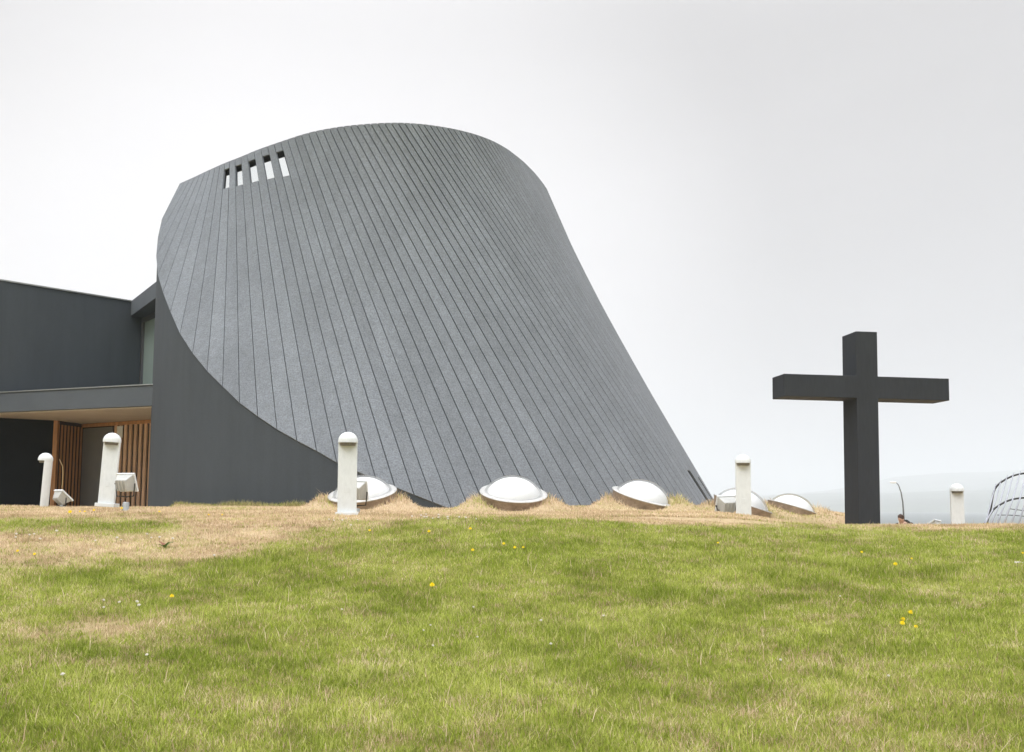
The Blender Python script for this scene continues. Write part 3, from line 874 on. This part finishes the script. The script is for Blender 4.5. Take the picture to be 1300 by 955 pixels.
# ------------------------------------------------------------------ wire sculpture at the right edge
def arch(pts, d, mirror=1316.0):
    L_ = [at_y(px, py, d) for px, py in pts]
    cxx = at_y(mirror, 640, d).x
    Rr = [Vector((2 * cxx - p.x, p.y, p.z)) for p in L_[::-1]]
    return L_ + Rr
def dense(pts, n=6):
    out_ = []
    for i in range(len(pts) - 1):
        p0 = pts[max(i - 1, 0)]; p1 = pts[i]; p2 = pts[i + 1]; p3 = pts[min(i + 2, len(pts) - 1)]
        for j in range(n):
            f = j / n
            out_.append(0.5 * ((2 * p1) + (p2 - p0) * f + (2 * p0 - 5 * p1 + 4 * p2 - p3) * f * f + (3 * p1 - p0 - 3 * p2 + p3) * f ** 3))
    return out_ + [pts[-1]]
DF, DB = 15.2, 16.6
fpts = [(1247, 676), (1251, 667), (1256, 655), (1262, 646.5), (1269, 641.5), (1277, 637), (1286, 634), (1295.5, 632.5), (1306, 632)]
bpts = [(1250, 676), (1254, 661), (1258, 645), (1261, 627), (1265.5, 617.5), (1273, 611), (1282, 606), (1291, 602.8), (1303, 601)]
F_ = dense(arch(fpts, DF)); B_ = dense(arch(bpts, DB))
cx_s = F_[len(F_) // 2]
ws = empty('wire_sculpture', 'arched wire sculpture with dark hoops and pale slanting rods at the right edge', 'sculpture', (cx_s.x, 16, G(cx_s.x, 16)))
wl = ws.location.copy()
def relw(pts): return [Vector(p) - wl for p in pts]
def ground_pts(pts):
    a = pts[0].copy(); a.z = min(a.z, G(a.x, a.y) - .1); b = pts[-1].copy(); b.z = a.z
    return [a] + pts + [b]
MB().tube(relw(ground_pts(F_)), .014, 8).build('hoop', M['dark_metal'], ws, smooth=True)
MB().tube(relw(ground_pts(B_)), .015, 8).build('hoop', M['dark_metal'], ws, smooth=True)
fg = [(1252, 661), (1260, 648), (1268.3, 642.3), (1276.8, 637.2), (1285.7, 634.2), (1295, 632.6), (1304, 632)]
bgp = [(1263, 619.5), (1270, 613.5), (1277.8, 608.2), (1286, 604.3), (1294.6, 602), (1303, 601), (1311, 601.5)]
for (a, b), (c_, d_) in zip(fg, bgp):
    for mir in (0, 1):
        p = at_y(a, b, DF - .02); q = at_y(c_, d_, DB - .02)
        if mir:
            cxx = at_y(1316, 640, DF).x; p.x = 2 * cxx - p.x
            cxx = at_y(1316, 640, DB).x; q.x = 2 * cxx - q.x
        dn_ = (p - q)
        gp_ = p + Vector((dn_.x * .35, -.15, 0)); gp_.z = G(gp_.x, gp_.y) - .1
        tip = q + (q - p) * .14
        MB().tube(relw([gp_, p * .6 + gp_ * .4 + Vector((0, 0, .02)), p, q, tip]), [.013, .013, .012, .010, .006], 6).build('rod', M['rod'], ws, smooth=True)
for j, (a, b, c_, d_) in enumerate([(1266, 654, 1300, 655.5), (1281, 646, 1318, 652)]):
    MB().tube(relw([at_y(a, b, 16.0), at_y((a + c_) / 2, (b + d_) / 2 - .6, 16.0), at_y(c_, d_, 16.0)]), .006, 6).build('tie_wire', M['dark_metal'], ws)

# ------------------------------------------------------------------ person walking below the bank
YP = 30.0
hp = at_y(1146.3, 659, YP)
# skin modifier needs its layer: made through bmesh
def skinned(name, verts, edges, radii, m, parent, sub=2):
    me_ = bpy.data.meshes.new(name)
    b = bmesh.new()
    lay = b.verts.layers.skin.verify()
    bv = [b.verts.new(v) for v in verts]
    for i, v in enumerate(bv):
        r_ = radii[i]; v[lay].radius = r_ if hasattr(r_, '__len__') else (r_, r_)
        v[lay].use_root = (i == 0)
    for a, c_ in edges: b.edges.new((bv[a], bv[c_]))
    b.to_mesh(me_); b.free(); me_.materials.append(m)
    o = bpy.data.objects.new(name, me_); C.objects.link(o); o.parent = parent
    o.modifiers.new('skin', 'SKIN').use_smooth_shade = True
    s_ = o.modifiers.new('sub', 'SUBSURF'); s_.levels = sub; s_.render_levels = sub
    return o
HZ_ = 1.56                                        # height of the head's centre above the feet, head bowed
pz = hp.z - HZ_
person = empty('person', 'person with short brown hair and black jacket, head bowed, beyond the crest', 'person', (hp.x + .02, YP, pz), (0, 0, R(122)))
# local: +Y is the walking direction
body_v = [(0, 0, .95), (0, 0, 1.10), (0, .02, 1.27), (0, .03, 1.40), (0, .05, 1.47), (0, .07, 1.53),
          (.09, 0, .90), (.10, .10, .50), (.10, .03, .09), (.10, .17, .035),
          (-.09, 0, .90), (-.10, -.06, .50), (-.10, -.22, .10), (-.10, -.09, .035),
          (.18, .02, 1.38), (.23, .02, 1.10), (.21, .18, .90), (.205, .24, .83),
          (-.18, .02, 1.38), (-.23, .0, 1.10), (-.21, .12, .88), (-.205, .18, .81)]
body_e = [(0,1),(1,2),(2,3),(3,4),(4,5),(0,6),(6,7),(7,8),(8,9),(0,10),(10,11),(11,12),(12,13),(3,14),(14,15),(15,16),(16,17),(3,18),(18,19),(19,20),(20,21)]
body_r = [(.15,.11),(.13,.10),(.16,.11),(.13,.09),.055,.05,(.09,.09),.06,.045,(.045,.03),(.09,.09),.06,.045,(.045,.03),.06,.045,.035,.03,.06,.045,.035,.03]
body = skinned('body', body_v, body_e, body_r, M['skin'], person)
def grow(r_, k): return tuple(a + k for a in r_) if hasattr(r_, '__len__') else r_ + k
ji = [0,1,2,3,14,15,16,18,19,20]; jm = {v: i for i, v in enumerate(ji)}
skinned('jacket', [body_v[i] for i in ji], [(jm[a], jm[b]) for a, b in body_e if a in jm and b in jm], [grow(body_r[i], .036) for i in ji], M['jacket'], person)
ti = [0,6,7,8,10,11,12]; tm = {v: i for i, v in enumerate(ti)}
skinned('trousers', [body_v[i] for i in ti], [(tm[a], tm[b]) for a, b in body_e if a in tm and b in tm], [grow(body_r[i], .018) for i in ti], M['trousers'], person)
hm4 = Matrix.Rotation(R(-32), 4, 'X')
hc = Vector((0, .12, HZ_))
head = MB().sphere(hc, .1, 20, 16, (.78, .95, 1.15), hm4)
head.sphere(hc + hm4 @ Vector((0, .09, -.02)), .02, 8, 6, (.7, 1.1, 1.3), hm4)
for s_ in (-1, 1): head.sphere(hc + hm4 @ Vector((s_ * .078, 0, -.01)), .025, 8, 6, (.35, .8, 1.2), hm4)
head.sphere(hc + hm4 @ Vector((0, .055, -.075)), .05, 10, 8, (.9, .8, .7), hm4)
head.build('head', M['skin'], person, smooth=True)
hr = MB().sphere(hc + hm4 @ Vector((0, -.022, .028)), .107, 20, 14, (.82, .95, 1.02), hm4)
for j in range(26):
    a = random.uniform(0, 2 * math.pi); t = random.uniform(.1, 1.1)
    dv = Vector((math.sin(t) * math.cos(a), math.sin(t) * math.sin(a) - .25, math.cos(t)))
    hr.sphere(hc + hm4 @ (dv * .088 + Vector((0, -.015, .03))), .026, 7, 5, (1, 1, .8))
hr.build('hair', M['hair'], person, smooth=True)
for s_ in (-1, 1): MB().sphere(hc + hm4 @ Vector((s_ * .032, .086, .012)), .011, 8, 6).build('eye', M['eye'], person)
MB().sphere(hc + hm4 @ Vector((0, .089, -.062)), .02, 8, 6, (1.1, .4, .35)).build('mouth', M['lip'], person)
for s_, y_, z_ in ((.10, .09, .045), (-.10, -.15, .05)):
    MB().sphere((s_, y_, z_), .05, 12, 8, (.95, 2.5, .9)).build('shoe', M['shoe'], person, smooth=True)
for (sx, hy, hz, s_) in ((.205, .24, .83, 1), (-.205, .18, .81, -1)):
    for f_ in range(5):
        off = (-.024 + .016 * f_) if f_ < 4 else 0
        ln_ = (.062, .072, .068, .055, .045)[f_]
        if f_ < 4: pts = [(sx, hy + off * .6, hz), (sx + .004 * s_, hy + off + .01, hz - .045), (sx - .004 * s_, hy + off + .02, hz - .045 - ln_ * .5), (sx - .02 * s_, hy + off + .022, hz - .045 - ln_)]
        else: pts = [(sx, hy + .01, hz), (sx - .012 * s_, hy + .035, hz - .03), (sx - .022 * s_, hy + .05, hz - .06)]
        MB().tube(pts, [.011, .0095, .0085, .006][:len(pts)], 7).build('finger', M['skin'], person, smooth=True)
# collar and shoulder bag strap of the jacket
MB().tube([(-.16, -.03, 1.44), (-.05, -.07, 1.50), (.05, -.07, 1.50), (.16, -.03, 1.44)], [.05, .045, .045, .05], 10).build('collar', M['jacket'], person, smooth=True)
bpk = MB().box(-.15, .15, -.27, -.11, 1.02, 1.46)
tag(bpk.build('backpack', M['jacket'], bevel=.04), 'black backpack on the person beyond the crest', 'backpack')
bk = bpy.data.objects['backpack']; bk.location = person.location; bk.rotation_euler = person.rotation_euler

# ------------------------------------------------------------------ flowers
def dandelion_proto(name, head_r, h, m, label, cat):
    st = MB().tube([(0, 0, -.02), (.003, 0, h * .5), (.001, .002, h)], [.0022, .002, .0018], 5).build(name, M['stem'])
    fh = MB()
    if m is M['yellow']:
        for ring, (n_, r0, z0) in enumerate(((16, 1.0, .0), (12, .72, .0035), (8, .42, .006))):
            for j in range(n_):
                a = 2 * math.pi * (j + .5 * ring) / n_
                c_, s_ = math.cos(a), math.sin(a); w_ = head_r * .17
                fh.add([(0, 0, z0), (c_ * head_r * r0 * .6 - s_ * w_, s_ * head_r * r0 * .6 + c_ * w_, z0 + .003), (c_ * head_r * r0, s_ * head_r * r0, z0 + .002 + .006 * ring), (c_ * head_r * r0 * .6 + s_ * w_, s_ * head_r * r0 * .6 - c_ * w_, z0 + .003)], [(0, 1, 2, 3)])
        fh.sphere((0, 0, .002), head_r * .72, 10, 6, (1, 1, .5))
    else:
        fh.sphere((0, 0, 0), head_r * .75, 8, 6, (1, 1, .8))
        for j in range(34):
            a = random.uniform(0, 6.28); t = random.uniform(0, 1.9)
            d = Vector((math.sin(t) * math.cos(a), math.sin(t) * math.sin(a), math.cos(t) * .8))
            fh.tube([d * head_r * .4, d * head_r * 1.05], [head_r * .14, head_r * .1], 4)
    fh.build('flower_head', m, st, loc=(.001, .002, h), recalc=False)
    tag(st, label, cat)
    return st
YEL = [(549,740,1.6,'largest yellow hawkbit, alone in the green lower middle'),(471.4,672,.9,'faded hawkbit on the edge of the straw band right of the middle bollard'),
       (547,673,1.1,'yellow hawkbit on the upper green edge, left of the pair under the second skylight'),(598,669.5,1.1,'yellow hawkbit at the straw edge below the second skylight'),
       (599,696,1.2,'yellow hawkbit directly below the one at the straw edge'),(639.5,688.5,1.1,'leftmost of three close yellow hawkbits in the upper middle'),
       (654,693.5,1.1,'middle one of three close yellow hawkbits in the upper middle'),(665,694,.9,'rightmost and smallest of three close hawkbits in the upper middle'),
       (219,755,1.2,'lone yellow hawkbit in the left part of the lawn'),(1134,712,1.4,'wide open yellow hawkbit below the cross, seen edge on'),
       (1090,698.5,1.0,'small yellow hawkbit just under the foot of the cross'),(1154.5,708,.8,'orange-tipped hawkbit right of the wide open one'),
       (1151,772.8,1.3,'top flower of the yellow hawkbit cluster at lower right'),(1141,778.5,1.2,'upper left flower of the hawkbit cluster at lower right'),
       (1139,785.5,1.3,'lower left flower of the hawkbit cluster at lower right'),(1158,788,1.0,'lowest right flower of the hawkbit cluster at lower right'),
       (93,645,1.5,'yellow flower beside the low tipped floodlight'),(104,647.5,.8,'first small yellow flower in the dry grass before the door'),
       (111,648,.9,'second small yellow flower in the dry grass before the door'),(123,646.8,1.1,'yellow flower just left of the leaning bollard foot'),
       (158,642.5,1.0,'yellow flower between the leaning bollard and its floodlight post'),(205,648.5,.9,'yellow flower in straw below the left end of the flank wall'),
       (266,651,.8,'left of two tiny yellow flowers below the flank wall'),(284,651.5,.8,'right of two tiny yellow flowers below the flank wall'),
       (911,688,.8,'tiny yellow flower below the right foot of the drum'),(27,697,1.0,'yellow flower nearest the left edge of the photo'),
       (48,701,1.0,'yellow flower among white ones near the left edge'),(1293,698,.9,'pale yellow flower above the white yarrow at the right edge')]
yp = dandelion_proto('hawkbit', .0185, .10, M['yellow'], '', 'wildflower')
for j, (px, py, s, lab) in enumerate(YEL):
    o = yp if j == 0 else copy_tree(yp)
    h = .10 if py > 660 else .11
    d = on_ground(px, py + 7)
    if py < 652: d = on_ground(px, 656)
    hd = at_y(px, py, d.y); s2 = s * (.72 if d.y < 9 else .85)
    o.location = (hd.x, d.y, hd.z - .10 * s2)
    o.scale = (s2, s2, s2)
    o.rotation_euler = (R(random.uniform(25, 55)), R(random.uniform(-12, 12)), 0)
    o['label'] = lab; o['group'] = 'yellow hawkbits in the lawn'
WHI = [(19,680,1.2),(36,681,1),(21,684,.9),(72,676,1.3),(50,686,1.1),(43,680,1),(122,688.6,1),(147,684.8,1.2),(153,687.5,.9),(188,679.5,1),(191,685,.9),(202,684,1.1),(219,686,1.2),(272,708,1.1),
       (113,700,.8),(129,762,1),(155,764,1.1),(172,764,1.3),(178,768,1.3),(133,772,1),(189,834,1.1),(83,860,1.4),(521,656,1),(533,655,1),(537,657,.9),(543,657,1),(557,654,1),(559,657.5,1.1),
       (541,653.5,.8),(570,657,1.1),(569.5,660,.9),(585,657,1),(590,658,1),(603,660,.8),(433,661,1),(418,660.5,.9),(422,662,.8),(446,668,1),(440,659,.8),(455,661,.8),(550,659,.8),
       (688,788,1.1),(766,783,1),(700,820,1.1),(548,821,.9),(546,795,.8),(536,801,.8),(600,771,.9),(605,811,.8),(989,841,1.1),(1067,757,.7),(1126,862,1),(434,775,.9)]
wpp = dandelion_proto('clover', .0125, .055, M['petal'], '', 'wildflower')
for j, (px, py, s) in enumerate(WHI):
    o = wpp if j == 0 else copy_tree(wpp)
    d = on_ground(px, py + (5 if py < 720 else 10))
    hd = at_y(px, py, d.y); s2 = s * float(np.interp(d.y, [4.5, 7, 10, 12], [.55, .7, .9, 1.15]))
    o.location = (hd.x, d.y, max(hd.z, d.z + .05) - .055 * s2); o.scale = (s2, s2, s2)
    o.rotation_euler = (R(random.uniform(-10, 25)), R(random.uniform(-20, 20)), 0)
    if py < 720 and px < 300: lab, grp = 'small white clover flower in the straw-coloured grass at upper left', 'white clover flowers at upper left'
    elif px < 300: lab, grp = 'pinkish white clover flower in the green lower left of the lawn', 'white clover flowers at lower left'
    elif py < 720: lab, grp = 'tiny white clover flower in the straw band by the middle bollard and skylights', 'white clover flowers in the straw band'
    else: lab, grp = 'scattered white clover flower low in the middle or right of the lawn', 'white clover flowers in the lower lawn'
    o['label'] = lab; o['group'] = grp
# white yarrow head at the right edge
d = on_ground(1291, 722); hd = at_y(1291, 714, d.y)
ya = MB().tube([(0, 0, -.03), (.004, 0, hd.z - d.z)], .002, 5).build('yarrow', M['stem'], loc=(hd.x, d.y, d.z))
yh = MB()
for j in range(26): yh.sphere((random.gauss(0, .012), random.gauss(0, .012), random.uniform(-.003, .003)), .0055, 6, 4, (1, 1, .6))
yh.build('flower_head', M['petal'], ya, loc=(0, 0, hd.z - d.z))
tag(ya, 'white flat-topped yarrow flower near the right edge of the lawn', 'wildflower')
# dock plant in the scorched grass
d = on_ground(209, 696)
dk = empty('dock_plant', 'broad-leaved weed with green and reddish leaves in the dry grass at left', 'plant', d)
def leaf(ang, ln, wd, el, m):
    b_ = MB(); n_ = 7; vs = []
    dr_ = Vector((math.cos(ang), math.sin(ang), 0)); sd_ = Vector((-dr_.y, dr_.x, 0))
    for j in range(n_ + 1):
        t = j / n_
        c_ = dr_ * ln * t * math.cos(el * (1 - .4 * t)) + Vector((0, 0, ln * math.sin(el) * (t - .35 * t * t)))
        ww = wd * math.sin(math.pi * min(t * .9 + .08, 1)) ** .8
        vs += [c_ - sd_ * ww + Vector((0, 0, ww * .3)), c_, c_ + sd_ * ww + Vector((0, 0, ww * .3))]
    fs = []
    for j in range(n_):
        for q in (0, 1): fs.append((j * 3 + q, j * 3 + q + 1, j * 3 + 4 + q, j * 3 + 3 + q))
    b_.add(vs, fs); return b_.build('leaf', m, dk, smooth=True, recalc=False)
for a, ln, wd, el, mm in ((.5, .14, .022, 1.0, 'leaf'), (1.6, .12, .02, .7, 'leaf'), (2.8, .15, .02, 1.1, 'leaf_red'), (3.9, .11, .018, .8, 'leaf'), (5.0, .12, .018, .6, 'leaf'), (5.9, .13, .02, 1.2, 'leaf'), (2.2, .1, .015, 1.3, 'leaf_red')):
    leaf(a, ln * .75, wd * .75, el, M[mm])
# dry reed standing in front of the slatted entrance side
q0 = at_y(78.5, 622, 17.0); q1 = at_y(79.6, 592, 17.0); q2 = at_y(75.2, 583, 17.0)
gz = G(q0.x, 17.0)
rd = MB().tube([Vector((q0.x, 17, gz - .03)) - Vector((q0.x, 17, gz)), q0 - Vector((q0.x, 17, gz)), at_y(80, 603, 17.0) - Vector((q0.x, 17, gz)), q1 - Vector((q0.x, 17, gz)), q2 - Vector((q0.x, 17, gz))], [.005, .006, .006, .005, .003], 6)
M['straw'] = mat('dry_straw', (0.42, 0.31, 0.15), 0.8)
tag(rd.build('dry_stalk', M['straw'], loc=(q0.x, 17, gz), smooth=True), 'tall bent dry stalk above the low tipped floodlight', 'dry stalk')

# ------------------------------------------------------------------ grass
def vnoise(x, y, s, seed):
    r_ = np.random.default_rng(seed); g = r_.random((64, 64))
    X_, Y_ = x * s + 31.7, y * s + 17.3
    xi, yi = np.floor(X_).astype(int), np.floor(Y_).astype(int); fx, fy = X_ - xi, Y_ - yi
    fx, fy = fx * fx * (3 - 2 * fx), fy * fy * (3 - 2 * fy)
    a = g[xi % 64, yi % 64]; b = g[(xi + 1) % 64, yi % 64]; c_ = g[xi % 64, (yi + 1) % 64]; d_ = g[(xi + 1) % 64, (yi + 1) % 64]
    return (a * (1 - fx) + b * fx) * (1 - fy) + (c_ * (1 - fx) + d_ * fx) * fy

def blades_mesh(name, P0, H, W, AZ, LEAN, BEND, DRY, RND, m):
    n = len(P0)
    dirx, diry = np.cos(AZ), np.sin(AZ)
    wx, wy = -diry * W / 2, dirx * W / 2
    def ptm(t):
        l = LEAN * t + BEND * t * t
        return P0 + np.stack([dirx * H * l, diry * H * l, H * (t - 0.25 * (LEAN + BEND) * t * t)], -1)
    m1, m2 = ptm(0.5), ptm(1.0)
    o = np.stack([wx, wy, np.zeros(n)], -1)
    Vv = np.empty((n, 5, 3)); Vv[:, 0] = P0 - o; Vv[:, 1] = P0 + o; Vv[:, 2] = m1 + o * .75; Vv[:, 3] = m1 - o * .75; Vv[:, 4] = m2
    base = np.arange(n)[:, None] * 5
    loops = np.concatenate([base + np.array([[0, 1, 2, 3]]), base + np.array([[3, 2, 4]])], 1).ravel()
    starts = (np.arange(n)[:, None] * 7 + np.array([[0, 4]])).ravel()
    me_ = bpy.data.meshes.new(name)
    me_.vertices.add(n * 5); me_.vertices.foreach_set('co', Vv.ravel())
    me_.loops.add(len(loops)); me_.loops.foreach_set('vertex_index', loops)
    me_.polygons.add(n * 2); me_.polygons.foreach_set('loop_start', starts)
    me_.update()
    for nm, arr in (('dry', DRY), ('rnd', RND)):
        a = me_.attributes.new(nm, 'FLOAT', 'POINT'); a.data.foreach_set('value', np.repeat(arr, 5))
    me_.materials.append(m)
    ob = bpy.data.objects.new(name, me_); C.objects.link(ob); ob['kind'] = 'stuff'
    return ob
def grass_mat():
    m = bpy.data.materials.new('grass_blades'); m.use_nodes = True
    t = m.node_tree; t.nodes.clear(); L = t.links.new
    o = t.nodes.new('ShaderNodeOutputMaterial')
    a = t.nodes.new('ShaderNodeAttribute'); a.attribute_name = 'dry'
    r_ = t.nodes.new('ShaderNodeAttribute'); r_.attribute_name = 'rnd'
    green = t.nodes.new('ShaderNodeValToRGB'); e = green.color_ramp
    e.elements[0].color = (0.135, 0.205, 0.015, 1); e.elements[1].color = (0.53, 0.57, 0.13, 1)
    x_ = e.elements.new(.5); x_.color = (0.278, 0.37, 0.032, 1)
    straw = t.nodes.new('ShaderNodeValToRGB'); e = straw.color_ramp
    e.elements[0].color = (0.36, 0.25, 0.16, 1); e.elements[1].color = (0.86, 0.72, 0.54, 1)
    x_ = e.elements.new(.5); x_.color = (0.62, 0.465, 0.32, 1)
    L(r_.outputs['Fac'], green.inputs[0]); L(r_.outputs['Fac'], straw.inputs[0])
    mx = t.nodes.new('ShaderNodeMix'); mx.data_type = 'RGBA'
    L(a.outputs['Fac'], mx.inputs['Factor']); L(green.outputs[0], mx.inputs['A']); L(straw.outputs[0], mx.inputs['B'])
    df = t.nodes.new('ShaderNodeBsdfDiffuse'); tl = t.nodes.new('ShaderNodeBsdfTranslucent')
    L(mx.outputs['Result'], df.inputs[0]); L(mx.outputs['Result'], tl.inputs[0])
    ms = t.nodes.new('ShaderNodeMixShader'); ms.inputs[0].default_value = 0.38
    L(df.outputs[0], ms.inputs[1]); L(tl.outputs[0], ms.inputs[2]); L(ms.outputs[0], o.inputs[0])
    return m
GM = grass_mat()
# rate of blades falls with distance
def sample(n, y0, y1, p, half=0.60):
    # density per area ~ y**-p ; strip width ~ y
    u_ = rng.random(n); e = 2 - p
    y = (y0 ** e + u_ * (y1 ** e - y0 ** e)) ** (1 / e)
    x = (rng.random(n) * 2 - 1) * half * y
    return x, y
N1 = 600000
x, y = sample(N1, 2.9, 12.6, 1.0)
NS = 230000                                      # and a sparser skirt either side of the view
y2 = 1.2 + rng.random(NS) * 11.4
x2 = (0.60 * y2 + rng.random(NS) ** 1.4 * 5.0) * np.where(rng.random(NS) < .5, -1, 1)
nb = 60000
y3 = rng.uniform(1.0, 2.9, nb); x3 = (rng.random(nb) * 2 - 1) * .6 * y3
x = np.concatenate([x, x2, x3]); y = np.concatenate([y, y2, y3]); N1 = len(x)
tuft = vnoise(x, y, 5.5, 3) * .6 + vnoise(x, y, 13, 4) * .4
keep = rng.random(N1) < np.clip(tuft * 1.7 + .12, 0, 1)
x, y, tuft = x[keep], y[keep], tuft[keep]
n = len(x)
z = gh(x, y)
dr0 = dryness(x, y)
big = vnoise(x, y, 1.1, 8); fine = vnoise(x, y, 7, 9)
dd = dr0 + (fine - .5) * .95 + (big - .5) * .25
isdry = (rng.random(n) < np.clip(dd, 0.03, 0.98))
CLUMPS = [(1082,722,.35),(1075,716,.25),(1030,745,.22),(1200,728,.3),(860,758,.25),(300,722,.4),(120,735,.3),(350,712,.35),(980,730,.3),(1015,668,.3),(60,740,.25),(850,800,.3),(730,810,.3)]
cb = np.zeros(n)
for px, py, r_ in CLUMPS:
    c_ = on_ground(px, py); cb = np.maximum(cb, np.exp(-(((x - c_.x) ** 2 + (y - c_.y) ** 2) / r_ ** 2)))
isdry &= ~(rng.random(n) < cb * .9)
dry = np.where(isdry, np.clip(rng.normal(.92, .1, n), .6, 1), np.clip(rng.normal(.14, .13, n), 0, .5))
H = np.where(isdry, rng.uniform(.016, .042, n), rng.uniform(.024, .050, n)) * (0.75 + .6 * tuft)
H = H * (1 + .55 * cb) * np.where((dr0 > .7) & ~isdry, .7, 1)
tall = rng.random(n) < .012
H = np.where(tall, H * rng.uniform(1.5, 2.4, n), H)
W = np.where(isdry, .0019, .0024) + .00026 * y + rng.normal(0, .0004, n)
W = np.maximum(W, .0012) * np.where(np.abs(x) > .6 * y, 1.8, 1)
LE = np.abs(rng.normal(.25, .3, n)); BE = np.abs(rng.normal(.35, .35, n))
rn = np.clip(.47 + .5 * (vnoise(x, y, 2.3, 21) - .5) + .5 * (vnoise(x, y, 9, 23) - .5) + rng.normal(0, .24, n) - .10 * cb, 0, 1)
blades_mesh('grass', np.stack([x, y, z - .004], -1), H, W, rng.uniform(0, 6.283, n), np.clip(LE, 0, 1), np.clip(BE, 0, 1.2), dry, rn, GM)['label'] = 'short green lawn grass with straw patches'
# scorched crown of the bank
N2 = 190000
x, y = sample(N2, 12.4, 27, 1.0, 0.56)
y2 = rng.uniform(12.4, 19, 60000); x2 = (0.56 * y2 + rng.random(60000) ** 1.3 * 7) * np.where(rng.random(60000) < .5, -1, 1)
x = np.concatenate([x, x2]); y = np.concatenate([y, y2])
r0 = np.hypot(x - CH[0], y - CH[1])
u_ = x / y
ok = ~((u_ < -.56) & (y > 17.5)) & ~((x > -8.0) & (x < 6.0) & (r0 < 7.9) & (y > 19.0)) & ~((u_ < -.36) & (y > 18.6))
for p in DOME_P: ok &= np.hypot(x - p.x, y - p.y) > .50
x, y = x[ok], y[ok]; n = len(x); z = gh(x, y)
edge = np.zeros(n)
for p in DOME_P: edge = np.maximum(edge, np.exp(-(((np.hypot(x - p.x, y - p.y) - .62) / .16) ** 2)) * np.where(y < p.y + .15 , np.where(np.abs(x - p.x) < .42, .35, 1), 1))
greenish = np.clip((vnoise(x, y, 1.6, 40) - .62) * 3, 0, .6) + edge * .08
isdry = rng.random(n) > greenish
dry = np.where(isdry, np.clip(rng.normal(.92, .08, n), .6, 1), rng.uniform(.2, .55, n))
H = rng.uniform(.025, .06, n) * (1 + 2.8 * edge * rng.random(n))
W = .004 + .00032 * y
rn = np.clip(.55 + .5 * (vnoise(x, y, 1.3, 22) - .5) + rng.normal(0, .2, n), 0, 1)
blades_mesh('dry_grass', np.stack([x, y, z - .004], -1), H, np.full(n, 1.0) * W, rng.uniform(0, 6.283, n), np.clip(np.abs(rng.normal(.3, .3, n)), 0, 1), np.clip(np.abs(rng.normal(.4, .3, n)), 0, 1), dry, rn, GM)['label'] = 'sun-scorched straw-coloured grass round the skylights'
# weeds along the foot of the flank wall
n = 5200
t = rng.random(n); wpx = np.array([[p.x, p.y] for p in wtop])
seg = t ** .8 * (len(wpx) - 8) + 5; i0 = np.clip(seg.astype(int), 0, len(wpx) - 2); f = seg - i0
pp = wpx[i0] * (1 - f[:, None]) + wpx[i0 + 1] * f[:, None]
x = pp[:, 0] - .05 + rng.normal(0, .04, n); y = pp[:, 1] - .16 - np.abs(rng.normal(0, .12, n))
z = gh(x, y)
k_ = vnoise(x, y, 1.7, 77)
H = rng.uniform(.03, .12, n) * (.4 + 1.4 * k_)
blades_mesh('wall_foot_weeds', np.stack([x, y, z - .004], -1), H, np.full(n, .007), rng.uniform(0, 6.283, n), np.clip(np.abs(rng.normal(.3, .3, n)), 0, 1), np.clip(np.abs(rng.normal(.4, .3, n)), 0, 1), np.clip(rng.normal(.45, .3, n), 0, 1), rng.random(n), GM)['label'] = 'low green and straw weeds along the foot of the dark wall'
# standing straw stalks
n = 1500
x, y = sample(n, 3.0, 13.0, .9); z = gh(x, y)
blades_mesh('straw_stalks', np.stack([x, y, z], -1), rng.uniform(.06, .125, n), np.full(n, .0026) + .0002 * y, rng.uniform(0, 6.283, n), np.clip(np.abs(rng.normal(.25, .3, n)), 0, 1), np.clip(np.abs(rng.normal(.2, .3, n)), 0, 1), np.full(n, .97), rng.random(n), GM)['label'] = 'loose straw-coloured stalks standing above the lawn'

# ------------------------------------------------------------------ haze over the water and the far shore
hz = MB().box(-9500, 9500, -9500, 9500, -18, 255).build('haze', bpy.data.materials.new('haze_air'))
hz['kind'] = 'stuff'; hz['label'] = 'pale sea haze'
hmn = hz.data.materials[0]; hmn.use_nodes = True; t = hmn.node_tree; t.nodes.clear()
o = t.nodes.new('ShaderNodeOutputMaterial'); v = t.nodes.new('ShaderNodeVolumePrincipled')
v.inputs['Color'].default_value = (0.925, 0.957, 0.985, 1); v.inputs['Density'].default_value = 0.00041; v.inputs['Anisotropy'].default_value = 0.0
t.links.new(v.outputs[0], o.inputs['Volume'])
